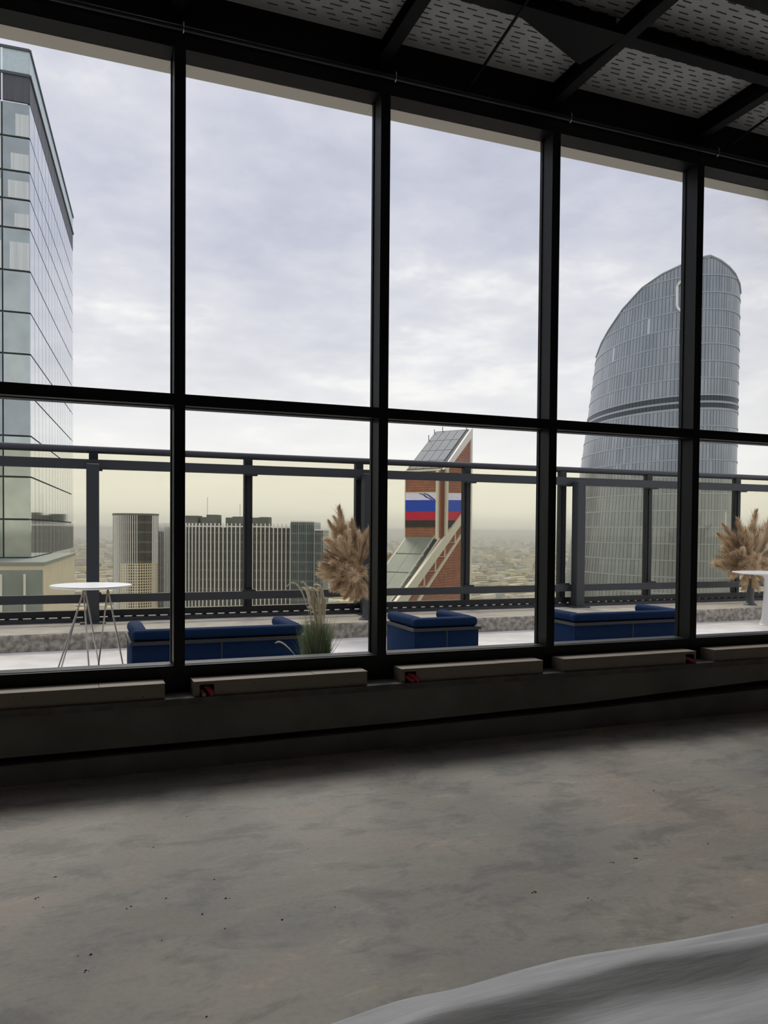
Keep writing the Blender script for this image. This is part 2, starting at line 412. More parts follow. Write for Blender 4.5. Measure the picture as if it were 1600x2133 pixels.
# ------------------------------------------------------------------ pale rippled sheet on the floor
def sheet():
    edge = [(560, 2185), (700, 2133), (830, 2088), (960, 2060), (1080, 2025), (1200, 1995), (1330, 1975), (1450, 1955), (1600, 1925), (1800, 1880)]
    E_ = [atZ(x, y, 0) for x, y in edge]
    nu, nv = 90, 26
    def pt(u):
        t = u*(len(E_)-1); i = min(int(t), len(E_)-2); f = t-i
        P = [E_[max(i-1, 0)], E_[i], E_[i+1], E_[min(i+2, len(E_)-1)]]
        return .5*((2*P[1])+(P[2]-P[0])*f+(2*P[0]-5*P[1]+4*P[2]-P[3])*f*f+(3*P[1]-P[0]-3*P[2]+P[3])*f**3)
    back = Vector((.30, -1, 0)).normalized()
    mb = MB(); V = []
    for a in range(nu+1):
        p = pt(a/nu)
        for b in range(nv+1):
            s = (b/nv)**1.25*1.5
            z = .004+.075*math.exp(-((s-.20)/.085)**2)+.035*math.exp(-((s-.62)/.16)**2)+.004*math.sin(a*.21+b*.5)
            if b == 0: z = .003
            q = p+back*s; V.append((q.x, q.y, max(z, .003)))
    mb.v = V
    for a in range(nu):
        for b in range(nv):
            i = a*(nv+1)+b; mb.f.append((i, i+1, i+nv+2, i+nv+1)); mb.mi.append(0)
    Mt = mat('grey_woodgrain_vinyl', (.38, .38, .388, 1), .5, c2=(.48, .48, .485, 1), scale=3.0, stretch=(1, 9, 1), bump=.12, bscale=9, detail=9)
    o = mb.obj('vinyl_sheet', Mt, None, smooth=True, label='pale grey wood-grain vinyl sheet lying rippled on the concrete floor', cat='flooring')
    sm = o.modifiers.new('thickness', 'SOLIDIFY'); sm.thickness = .003; sm.offset = 1
sheet()
mb = MB(); r_ = random.Random(11)
spots = [(112, 1829), (75, 1871), (268, 1890), (325, 1766), (340, 1959), (190, 1987), (160, 1991), (474, 1933), (638, 1767), (700, 1892), (345, 1870), (475, 1870), (438, 2116), (1274, 1796), (1225, 1874), (1323, 1787), (1571, 1772), (1363, 1647), (1523, 1910), (1110, 1858), (95, 1889), (585, 1915), (183, 2024), (450, 1831), (392, 1699), (1475, 1758), (420, 1905)]
for x, y in spots:
    p = atZ(x, y, 0)
    for k in range(r_.randint(1, 3)):
        q = p+Vector((r_.uniform(-.012, .012), r_.uniform(-.012, .012), 0)); s = r_.uniform(.002, .0052)
        mb.hexa([q+Vector((math.cos(t)*s*(1.8 if j % 2 else 1), math.sin(t)*s, .0003)) for j, t in enumerate((0, 1.3, 2.4, 3.5, 4.9))],
                [q+Vector((math.cos(t)*s*.6, math.sin(t)*s*.6, s*.7)) for t in (0, 1.3, 2.4, 3.5, 4.9)])
mb.obj('grit', M['grit'], None, label='small dark crumbs scattered over the concrete floor', cat='debris', kind='stuff')

# ------------------------------------------------------------------ terrace
TZ = .05; KZ = .27; YK = 10.85; YR = 12.1
B('floor_terrace', M['terrace'], None, -14, 30, 5.81, 12.9, -.25, TZ, kind='structure')
B('outer_sill', M['rail2'], None, RX0-.2, RX1+.2, 5.745, 5.81, -.25, .66, kind='structure')
def kerb():
    mb = MB(); r_ = random.Random(5); xs = [-14+.11*i for i in range(401)]; rows = [0, .05, .10, .15, .20, .22]
    for i, x in enumerate(xs):
        for j, z in enumerate(rows):
            mb.v.append((x, YK+(r_.uniform(-.018, .018) if 0 < j < 5 else 0)+(.012 if j == 5 else 0), TZ+z))
        mb.v.append((x, 12.9, KZ)); mb.v.append((x, 12.9, TZ-.2))
    k = 8
    for i in range(len(xs)-1):
        for j in range(7):
            mb.f.append((i*k+j, (i+1)*k+j, (i+1)*k+j+1, i*k+j+1)); mb.mi.append(1 if j == 5 else 0)
    mb.obj('kerb_terrace', [M['kerb'], M['kerbtop']], None, kind='structure')
kerb()
RL0, RL1 = -12, 28
rl = empty('glass_guard_railing', (0, YR, KZ), label='slate grey guard railing with tinted glass panes along the terrace edge', cat='railing')
def RB(name, m_, x0, x1, y0, y1, z0, z1, par=None, **k):
    return B(name, m_, par or rl, x0, x1, y0-YR, y1-YR, z0-KZ, z1-KZ, **k)
thin = [-9.8, -7.85, -5.9, -3.75, -1.76, .214, 2.46, 4.28, 6.245, 8.19, 10.118, 12.307, 14.3, 16.3, 18.3, 20.3, 22.3, 24.3]
thick = [-8.3, -4.0, .199, 4.353, 8.39, 16.6, 20.8, 25]
mb = MB(); mb.tube([(RL0, .06, 2.755-KZ), (RL1, .06, 2.755-KZ)], .052, 14); mb.obj('handrail', M['rail'], rl, smooth=True)
RB('middle_rail', M['rail'], RL0, RL1, YR-.10, YR-.03, 2.468, 2.605)
RB('lower_rail', M['rail'], RL0, RL1, YR-.10, YR-.03, .552, .673)
RB('bottom_channel', M['rail2'], RL0, RL1, YR-.01, YR+.11, .345, .437)
RB('base_channel', M['rail'], RL0, RL1, YR-.06, YR+.12, KZ, .326)
mb = MB(); x = RL0
while x < RL1:
    mb.box(x, x+.055, -.005, .10, .326-KZ, .345-KZ); x += .17
mb.obj('spacer', M['rail2'], rl, kind='stuff')
for x in thin:
    p = MB(); p.box(x-.062, x+.062, .0, .11, .437-KZ, 2.72-KZ); p.box(x-.028, x+.028, -.02, 0, .437-KZ, 2.60-KZ)
    sp1 = p.obj('slim_post', M['rail2'], rl)
    RB('post_clip', M['rail2'], x-.08, x+.12, YR-.105, YR-.02, 2.445, 2.469, sp1)
    RB('post_clip', M['rail2'], x-.10, x+.10, YR-.095, YR, .673, .70, sp1)
for x in thick:
    p = MB(); p.box(x-.085, x+.085, -.28, -.10, 0, 2.53-KZ); o = p.obj('thick_post', M['post'], rl); bevel(o, .008, 2, False)
    RB('base_plate', M['post'], x-.17, x+.17, YR-.34, YR-.06, KZ, KZ+.02, o)
for a, b in zip(thin, thin[1:]):
    RB('glass_pane', M['railglass'], a+.05, b-.05, YR+.05, YR+.06, .40, 2.72)

# ------------------------------------------------------------------ sofas seen from behind
def sofa(name, w, x0, y0, nseam, label, group=None):
    """back towards the window; local x to the right, y away from the window"""
    o = empty(name, (x0, y0, TZ), label=label, cat='sofa' if w > 1 else 'armchair', group=group)
    D_, hb, H = .80, .50, .635; t = .15
    b = B('back_panel', M['navy'], o, 0, w, 0, .05, .05, hb); bevel(b, .008, 2)
    for s in (0, 1):
        X = 0 if s == 0 else w-.05
        b = B('side_panel', M['sideblue'], o, X, X+.05, .05, D_, .05, hb); bevel(b, .008, 2)
    bd = MB(); bd.box(-.018, w+.018, -.018, .07, hb, hb+.032); bd.box(-.018, .07, .07, D_, hb, hb+.032); bd.box(w-.07, w+.018, .07, D_, hb, hb+.032)
    bd.obj('band', M['band'], o)
    c = B('back_cushion', M['velvet'], o, .0, w, .0, t, hb+.032, H); bevel(c, .045, 5)
    for s in (0, 1):
        X = 0 if s == 0 else w-t
        c = B('arm_cushion', M['velvet'], o, X, X+t, .10, D_+.02, hb+.034, H+.004); bevel(c, .045, 5)
    b = B('seat_base', M['navy'], o, .05, w-.05, .05, D_, .05, .26)
    k = max(1, round((w-2*t)/.62)); sw = (w-2*t)/k
    for j in range(k):
        c = B('seat_cushion', M['velvet'], o, t+j*sw+.004, t+(j+1)*sw-.004, t, D_+.02, .26, .42); bevel(c, .04, 4)
    for j in range(nseam):
        X = w*(j+1)/(nseam+1)
        B('seam', M['band'], o, X-.006, X+.006, -.003, .001, .06, hb-.005)
    for X in (.06, w-.06):
        for Y in (.06, D_-.06):
            mb = MB(); mb.tube([(X, Y, 0), (X, Y, .05)], .02, 10); mb.obj('foot', M['band'], o)
    return o
sofa('loveseat', 1.63, .46, 7.50, 1, 'navy velvet loveseat beside the tufted grass, seen from behind', 'blue lounge seats on the terrace')
sofa('armchair', .77, 3.325, 7.63, 1, 'single blue armchair between the two loveseats, back to the window', 'blue lounge seats on the terrace')
sofa('loveseat', 1.63, 5.285, 7.55, 1, 'navy velvet loveseat in front of the curved tower, seen from behind', 'blue lounge seats on the terrace')

# ------------------------------------------------------------------ tables
def hairpin():
    P = EYE+ray(190, 1218)*7.6; zt = P.z
    o = empty('wire_leg_table', (P.x, P.y, TZ), label='round white bar table on thin wire hairpin legs', cat='table')
    h = zt-TZ
    mb = MB(); R = .375
    mb.lathe([(R-.06, h-.030), (R-.012, h-.022), (R, h-.012), (R-.002, h-.002), (R-.008, h)], n=48); mb.obj('table_top', M['white'], o, smooth=False)
    mb = MB(); mb.lathe([(.19, h-.036), (.19, h-.030)], n=24); mb.obj('mounting_plate', M['wire'], o)
    R2 = Vector((math.cos(YAW), -math.sin(YAW), 0)); D2 = Vector((math.sin(YAW), math.cos(YAW), 0))
    T = {'a': (-.08, .05), 'b': (-.02, -.14), 'c': (.15, .03)}
    feet = [('a', 'b', (-.34, -.06)), ('b', 'c', (.14, -.34)), ('a', None, (0, .30)), ('c', None, (.28, .20))]
    V3 = lambda st, z: R2*st[0]+D2*st[1]+Vector((0, 0, z))
    for a, b, ft in feet:
        mb = MB(); f = Vector(ft); 
        p = V3(ft, .006)
        if b: pts = [V3(T[a], h-.036), p+R2*-.02+Vector((0, 0, .03)), p, p+R2*.02+Vector((0, 0, .03)), V3(T[b], h-.036)]
        else: pts = [V3(T[a], h-.036), p]
        mb.tube(pts, .0075, 8); mb.obj('leg', M['wire'], o, smooth=True)
hairpin()
def tulip():
    P = atZ(1600, 1302, TZ)
    o = empty('pedestal_table', (P.x, P.y, TZ), label='white tulip pedestal table beside the kerb and pampas vase', cat='table')
    h = zat(P, 1192, 1600)-TZ
    mb = MB(); mb.lathe([(.20, h-.05), (.50, h-.03), (.585, h-.012), (.59, h-.005), (.585, h)], n=56); mb.obj('table_top', M['white'], o)
    mb = MB(); mb.lathe([(.165, 0), (.165, .006), (.15, .012), (.125, .05), (.105, .14), (.088, .35), (.078, .6), (.075, h-.12), (.10, h-.06), (.14, h-.045)], n=32)
    mb.obj('pedestal', M['white'], o, smooth=True)
tulip()

# ------------------------------------------------------------------ pampas plumes and grass
def plume_mesh(seed, Ln, wd, n, m_, droop=.12, stem=.3, wisp=1.0):
    r = random.Random(seed); mb = MB()
    spine = lambda t: Vector((droop*t*t*Ln, 0, t*Ln))
    mb.tube([spine(t) for t in (-stem, 0, .3, .6, .9)], [.004, .004, .003, .002, .001], 5)
    tuft = None
    for j in range(n):
        if j % 14 == 0:      # fibres hang together in loose tufts
            t = r.random()**.85; env = wd*(math.sin(math.pi*min(1, .10+.90*t)**.75)**.8)*r.uniform(.45, 1.0)+.008; a = r.uniform(0, 2*math.pi)
        tt = min(1, max(0, t+r.uniform(-.035, .035))); b = spine(tt*.93); e = env*r.uniform(.6, 1.15); aa = a+r.uniform(-.55, .55)
        out = Vector((math.cos(aa), math.sin(aa), 0)); rise = e*r.uniform(1.7, 3.0)
        mid = b+out*e*r.uniform(.45, .7)+Vector((0, 0, rise*.62)); tip = mid+out*e*r.uniform(.25, .65)+Vector((droop*.07*wisp, 0, rise*r.uniform(-.05, .42)))
        sd = out.cross(Vector((0, 0, 1)))*r.uniform(.0009, .0019)
        i = len(mb.v); mb.v += [tuple(b-sd), tuple(b+sd), tuple(mid+sd*1.4), tuple(mid-sd*1.4), tuple(tip)]
        mb.f += [(i, i+1, i+2, i+3), (i+3, i+2, i+4)]; mb.mi += [0, 0]
    return mb.mesh('plume', m_)
def fan_mesh(seed, R, m_):
    r = random.Random(seed); mb = MB()
    for j in range(26):
        a = -1.0+2.0*j/25; l = R*r.uniform(.85, 1.05)
        d = Vector((math.sin(a), r.uniform(-.06, .06), math.cos(a))); s = Vector((math.cos(a), 0, -math.sin(a)))*.006
        mb.quad(-s*.5, s*.5, d*l*.8+s*1.6, d*l*.8-s*1.6); mb.tri(d*l*.8-s*1.6, d*l*.8+s*1.6, d*l)
    return mb.mesh('fan_leaf', m_)
def fluff_mesh(seed, R, m_):
    r = random.Random(seed); mb = MB()
    for j in range(900):
        z = r.uniform(-.5, 1); a = r.uniform(0, 6.283); q = math.sqrt(1-z*z)
        d = Vector((q*math.cos(a), q*math.sin(a), z)); l = R*r.uniform(.55, 1.05)*(.8+.2*math.sin(5*a)*math.sin(4*z))
        s = d.orthogonal().normalized()*R*.014
        c = Vector((r.uniform(-1, 1), r.uniform(-1, 1), r.uniform(-1.4, .6)))*R*.30
        mb.quad(d*l*.1-s, d*l*.1+s, d*l*.7+s*1.5+c*.35, d*l*.7-s*1.5+c*.35); mb.tri(d*l*.7-s*1.5+c*.35, d*l*.7+s*1.5+c*.35, d*l+c)
    return mb.mesh('dried_flower_head', m_)
PL = [plume_mesh(1, .50, .075, 1800, M['pampas']), plume_mesh(2, .58, .085, 2000, M['pampas'], .2), plume_mesh(3, .46, .09, 1900, M['pampas2'], .3), plume_mesh(4, .36, .08, 1500, M['pampas2'], .25)]
FN = fan_mesh(5, .36, M['pampas3']); FL = [fluff_mesh(6, .12, M['pampas2']), fluff_mesh(8, .10, M['pampas'])]
R2 = Vector((math.cos(YAW), -math.sin(YAW), 0)); D2 = Vector((math.sin(YAW), math.cos(YAW), 0)); Z3 = Vector((0, 0, 1))
def place(o, base, d, roll, sc):
    q = d.normalized().to_track_quat('Z', 'Y').to_matrix()
    o.matrix_local = Matrix.Translation(base) @ (q @ Matrix.Rotation(roll, 3, 'Z')).to_4x4() @ Matrix.Scale(sc, 4)
def bouquet(foot, grow, label, specs, vlabel, lean):
    """foot: picture point of the vase foot on the kerb; specs: (s, up, depth, mesh, scale) plume tip directions"""
    P = atZ(foot[0], foot[1], KZ)
    v = empty('vase', (P.x, P.y, KZ), label=vlabel, cat='vase', group='slate vases on the kerb')
    mb = MB(); mb.lathe([(.125, 0), (.125, .008), (.10, .018), (.072, .05), (.066, .12), (.064, .46), (.070, .49)], n=28); mb.obj('body', M['vase'], v, smooth=True)
    mb = MB(); mb.lathe([(.072, .485), (.076, .49), (.076, .502), (.066, .504)], n=28); mb.obj('rim', M['vase'], v, smooth=True)
    o = empty('pampas_bouquet', (P.x, P.y, KZ+.49), label=label, cat='dried flowers', group='pampas bouquets')
    r = random.Random(len(label))
    C0 = R2*lean[0]+Z3*lean[1]
    for (s, u, dp, kind, sc) in specs:
        d = (R2*s+Z3*u+D2*dp); me = {'p': PL[0], 'q': PL[1], 'w': PL[2], 'x': PL[3], 'f': FN, 'o': FL[0], 'b': FL[1]}[kind]
        if kind in 'ob': base = C0+d; dd = d+Vector((0, 0, .05))-D2*.2
        elif kind == 'f': base = C0+d*.15; dd = d
        else: base = C0+d.normalized()*.10*sc; dd = d
        k = link({'f': 'fan_leaf', 'o': 'dried_flower_head', 'b': 'dried_flower_head'}.get(kind, 'plume'), me, o)
        rl_ = (YAW+math.pi/2)*0+r.uniform(-.4, .4) if kind == 'f' else r.uniform(0, 6.28)
        place(k, base, dd, rl_, sc*1.14*grow)
    return o
bouquet((764, 1290), 1.0, 'tall pampas grass bouquet leaning out beside the thick railing post', [
    (-.38, 1.0, -.1, 'q', 1.42), (-.28, 1.0, .1, 'q', 1.25), (-.55, 1.0, -.1, 'q', 1.22), (-.62, .95, .0, 'w', 1.25), (-.72, .8, -.2, 'w', 1.2), (-.15, 1.0, .0, 'p', 1.25), (.2, 1, .1, 'p', 1.1), (.35, .9, -.1, 'q', 1.0), (.1, 1, -.1, 'x', 1.2),
    (-.5, .7, -.35, 'w', 1.1), (-.35, .8, -.4, 'w', 1.1), (-1, .45, .0, 'f', 1.2), (-1, .25, .1, 'f', 1.1), (-.8, .7, .2, 'f', 1.25),
    (-1, .12, -.2, 'x', 1.15), (-1, -.02, -.3, 'x', 1.15), (-1, -.2, -.1, 'w', 1.0), (-.8, -.35, -.4, 'w', .9), (-.5, -.6, -.5, 'x', 1.0), (-.1, -.8, -.5, 'x', .95), (.3, -.7, -.4, 'x', .95), (.6, -.3, -.3, 'x', 1.0), (.7, .3, -.1, 'p', .9), (-.3, -.8, -.2, 'x', .95), (.1, -.9, -.2, 'x', .9), (-.65, -.5, -.3, 'x', 1.0), (-.8, .3, -.4, 'x', 1.0),
    (-.17, .05, -.22, 'o', 1.0), (-.06, .14, -.2, 'b', 1.1), (-.22, -.06, -.24, 'b', 1.1), (-.05, -.05, -.26, 'o', 1.0), (-.30, .02, -.16, 'o', .9), (.08, .02, -.2, 'b', 1.0), (-.05, .26, -.14, 'b', .9)],
    'slate vase holding the bouquet at the thick railing post', (-.15, .24))
bouquet((1563, 1260), 1.13, 'wide fan of pampas grass behind the white pedestal table', [
    (-.75, .75, 0, 'q', 1.15), (-.5, 1.0, .1, 'q', 1.15), (-.22, 1.0, -.05, 'q', 1.15), (.02, 1.0, 0, 'q', 1.32), (.32, 1.0, 0, 'q', 1.35), (.6, .9, .1, 'q', 1.2), (.9, .6, 0, 'q', 1.1), (-.35, 1.0, -.3, 'p', 1.05), (-.1, 1, -.35, 'w', 1.1), (.2, 1, -.3, 'w', 1.1), (-.65, .9, .1, 'p', 1.1), (.45, 1, .1, 'p', 1.1),
    (-.9, .45, -.1, 'x', 1.2), (-1, .2, -.1, 'x', 1.2), (-1, -.05, -.1, 'x', 1.3), (-.9, .35, .1, 'f', 1.2), (-.95, .05, .1, 'f', 1.2), (1, .2, 0, 'x', 1.2), (-.8, -.3, -.3, 'x', 1.1), (-.4, -.6, -.4, 'x', .9), (0, -.7, -.5, 'x', .9), (.4, -.6, -.4, 'x', .9), (.9, -.1, -.2, 'x', 1.1), (-.2, -.75, -.2, 'x', .85), (.2, -.8, -.2, 'x', .8), (-.7, .6, -.4, 'x', 1.0), (-.5, .4, -.4, 'w', .8),
    (-.12, .10, -.24, 'o', 1.0), (.0, .16, -.26, 'o', 1.1), (.12, .12, -.24, 'b', 1.1), (-.02, .0, -.26, 'o', 1.0), (-.34, .26, -.12, 'b', .9), (.22, .05, -.2, 'o', 1.0), (-.22, .0, -.22, 'b', 1.1)],
    'slate vase with flared foot behind the white pedestal table', (-.03, .24))
def fountain_grass():
    P = EYE+ray(659, 1370)*6.75; P.z = TZ
    pot = empty('planter', P, label='low dark planter holding the tufted grass', cat='planter')
    mb = MB(); mb.lathe([(.13, 0), (.15, .02), (.17, .26), (.18, .28), (.16, .285), (.155, .26)], n=28); mb.obj('body', M['vase'], pot, smooth=True)
    mb = MB(); mb.lathe([(.14, .235), (.154, .25)], n=24); mb.obj('soil', M['grit'], pot)
    o = empty('fountain_grass', (P.x, P.y, TZ+.25), label='tufted green ornamental grass with arching cream seed heads beside the loveseat', cat='plant')
    r = random.Random(9); mb = MB()
    for j in range(900):
        a = r.uniform(0, 6.283); q = .09*math.sqrt(r.random()); b = Vector((q*math.cos(a), q*math.sin(a), 0))
        h = r.uniform(.34, .72)*(1-.2*q/.09); sp_ = (r.uniform(.0, .07)+q*.35)*(1 if j % 7 else 2.2)
        d = Vector((math.cos(a), math.sin(a), 0)); sd = R2*r.uniform(.0016, .0030)
        p1 = b+d*sp_*.25+Z3*h*.55; p2 = b+d*sp_*.9+Z3*h
        i = len(mb.v); mb.v += [tuple(b-sd), tuple(b+sd), tuple(p1+sd), tuple(p1-sd), tuple(p2)]; mb.f += [(i, i+1, i+2, i+3), (i+3, i+2, i+4)]; mb.mi += [1 if j % 4 == 0 else 0]*2
    mb.obj('blades', [M['blade'], M['blade2']], o, kind='stuff')
    # arching seed heads, tips given as offsets to the right / up from the base
    heads = [(-.25, .84, -.08, 1.02, .005), (-.34, .36, -.27, .43, .0045)]
    for k in range(20):
        ax = r.uniform(-.05, .15); az = r.uniform(.56, .93); heads.append((ax-r.uniform(.05, .16), az-r.uniform(.0, .10), ax+.02, az+.04, r.uniform(.0055, .0085)))
    for (tx, tz, ax, az, rad) in heads:
        rad *= 1.2
        pts, rs = [], []
        b0 = R2*r.uniform(-.05, .05)+D2*r.uniform(-.06, .04)
        A = R2*ax+Z3*az+D2*r.uniform(-.08, .05); T = R2*tx+Z3*tz+D2*r.uniform(-.1, .05)
        for k in range(22):
            t = k/21; p = b0*(1-t)**2+(A*1.02)*2*t*(1-t)*1.0+T*t*t
            pts.append(p); rs.append(.0018 if t < .45 else rad*(math.sin(math.pi*(t-.42)/.60)**.6+.08)*(1+.25*(k % 2)))
        mb = MB(); mb.tube(pts, rs, 6); 
        for k in range(160):
            t = r.uniform(.42, 1); p = b0*(1-t)**2+A*2.04*t*(1-t)+T*t*t
            v = Vector((r.uniform(-1, 1), r.uniform(-1, 1), r.uniform(-1, 1))).normalized()*rad*2.4; s = v.orthogonal().normalized()*.0009
            mb.tri(p-s, p+s, p+v)
        mb.obj('seed_head', M['seed'], o, smooth=True)
fountain_grass()

# ------------------------------------------------------------------ towers beyond the terrace
GZ = -180.0
def facade_glass(name, c, rough=.06, metal=.85, var=.10):
    return mat(name, c, rough, metal, var=var, scale=.15, detail=4)
M['tcore'] = mat('tower_joint_grey', lin(88, 95, 98), .6)
M['tmirror'] = facade_glass('mirror_curtain_wall', (.66, .69, .72, 1), .04, .95, .05)
TG = [mat('pane_tone_%d' % i, c, .06, .45, var=.10, scale=.5, spec=.8) for i, c in enumerate([(.40, .46, .46, 1), (.50, .55, .54, 1), (.34, .39, .42, 1), (.44, .51, .50, 1)])]
M['curtain'] = mat('pale_curtain', lin(240, 243, 244), .8, c2=lin(214, 220, 220), scale=1.2, stretch=(6, 6, .1))
M['tband'] = mat('dark_louvre_band', lin(92, 93, 102), .6, var=.12, scale=2, stretch=(8, 8, .2))
M['crown'] = mat('crown_glass', lin(206, 222, 226), .35, .15, var=.05)
M['beige'] = mat('cream_wall', lin(228, 218, 198), .8, var=.04, scale=.6)
M['podglass'] = mat('podium_glass', lin(150, 160, 162), .15, .3, var=.12, scale=.4)
M['fin'] = mat('white_fin', lin(232, 232, 226), .5)

def left_tower():
    C = plan(65, 69); a = hdir(5500); b = hdir(320)
    Fp, Lb = along(C, b, 153)
    T = empty('glass_tower', (C.x, C.y, GZ), label='tall pale glass tower with a dark band below its clear crown', cat='building')
    O = Vector((C.x, C.y, GZ)); ys = [107, 160, 218, 290, 361, 419, 479, 567, 653, 739, 825, 909, 994, 1082, 1169, 1256, 1343]
    zs = [zat(C, y, 65) for y in ys]
    na = Vector((a.y, -a.x, 0));  na = -na if na.dot(C) > 0 else na      # outward normals face the camera side
    nb = Vector((b.y, -b.x, 0));  nb = -nb if nb.dot(C) > 0 else nb
    LA = 26.0; _c2 = plan(90, 61); zpod = zat(_c2, 1171, 90); zs = [z for z in zs if z > zpod+.5]+[zpod+.02]; ys = ys[:len(zs)]
    core = MB(); base = [C+na*-.25+nb*-.25, C-a*LA-na*.25, C-a*LA+b*Lb, Fp-nb*.25]
    core.hexa([Vector((p.x-O.x, p.y-O.y, zpod-GZ+.01)) for p in base], [Vector((p.x-O.x, p.y-O.y, zs[2]-GZ)) for p in base]); core.obj('core', M['tcore'], T)
    def pane(P, d, l, z0, z1, n, m_, name='pane', th=.22):
        q = P-Vector((O.x, O.y, 0)); mb = MB()
        i0 = [q-n*th, q+d*l-n*th, q+d*l, q]
        mb.hexa([Vector((p.x, p.y, z0-GZ)) for p in i0], [Vector((p.x, p.y, z1-GZ)) for p in i0]); return mb.obj(name, m_, T)
    wA = 2.2; r = random.Random(2)
    for k in range(len(ys)-1):
        z1, z0 = zs[k], zs[k+1]
        for c in range(5):
            P = C-a*(wA*(c+1))+a*.06
            if k == 0: mm, nm = M['crown'], 'crown_pane'
            elif k == 1: mm, nm = M['tband'], 'louvre_panel'
            else:
                mm, nm = TG[r.randrange(4)], 'pane'
            pane(P, a, wA-.12, z0+.08, z1-.08, na, mm, nm)
            if 2 <= k <= 6 and c < 2:
                w = r.uniform(.45, .8)*wA; zz = z0+(z1-z0)*r.choice([.55, .7, .92])
                pane(C-a*(wA*c)-a*(w+.08)+na*.03, a, w, z0+.1, zz-.1, na, M['curtain'], 'curtain', .03)
    n = 15; wB = Lb/n
    for k in range(len(ys)-1):
        z1, z0 = zs[k], zs[k+1]
        for c in range(n):
            mm, nm = (M['crown'], 'crown_pane') if k == 0 else (M['tband'], 'louvre_panel') if k == 1 else (M['tmirror'], 'pane')
            pane(C+b*(wB*c+.07), b, wB-.12, z0+.07, z1-.07, nb, mm, nm)
    # bars of the crown
    for P, d, l, nn in ((C, -a, LA, na), (C, b, Lb, nb)):
        for z in (zs[0], zs[1]):
            q0 = P-Vector((O.x, O.y, 0)); mb = MB(); i0 = [q0, q0+d*l, q0+d*l+nn*.12, q0+nn*.12]
            mb.hexa([Vector((p.x, p.y, z-.12-GZ)) for p in i0], [Vector((p.x, p.y, z+.10-GZ)) for p in i0]); mb.obj('crown_bar', M['tcore'], T)
    # lower neighbour that the tower rises from
    C2 = plan(90, 61); F2, L2 = along(C2, b, 155.5)
    Pd = empty('podium_block', (C2.x, C2.y, GZ), label='low block with a plain cream side wall and white fins under the glass tower', cat='building')
    O = Vector((C2.x, C2.y, GZ)); zt = zat(C2, 1171, 90)
    rel = lambda p, z: Vector((p.x-C2.x, p.y-C2.y, z-GZ))
    bs = [C2, C2-a*26, C2-a*26+b*L2, F2]
    mb = MB(); mb.hexa([rel(p, GZ) for p in bs], [rel(p, zt-.25) for p in bs]); mb.obj('side_wall', M['beige'], Pd)
    mb = MB(); ins = [C2+na*.1+nb*.1, C2-a*26+na*.1, C2-a*26+b*L2, F2+nb*.1]
    mb.hexa([rel(p, zt-.25) for p in ins], [rel(p, zt) for p in ins]); mb.obj('parapet', mat('grey_coping', lin(150, 158, 158), .5), Pd)
    mb = MB(); i0 = [C2-a*26+na*.2, C2-a*.05+na*.2, C2-a*.05, C2-a*26]
    mb.hexa([rel(p, GZ) for p in i0], [rel(p, zt-.6) for p in i0]); mb.obj('front_glass', M['podglass'], Pd)
    for k in range(12):
        q = C2-a*(1.22+1.64*k)
        mb = MB(); i0 = [q+na*.45, q-a*.16+na*.45, q-a*.16+na*.15, q+na*.15]
        mb.hexa([rel(p, GZ) for p in i0], [rel(p, zt-.9) for p in i0]); mb.obj('fin', M['fin'], Pd)
left_tower()

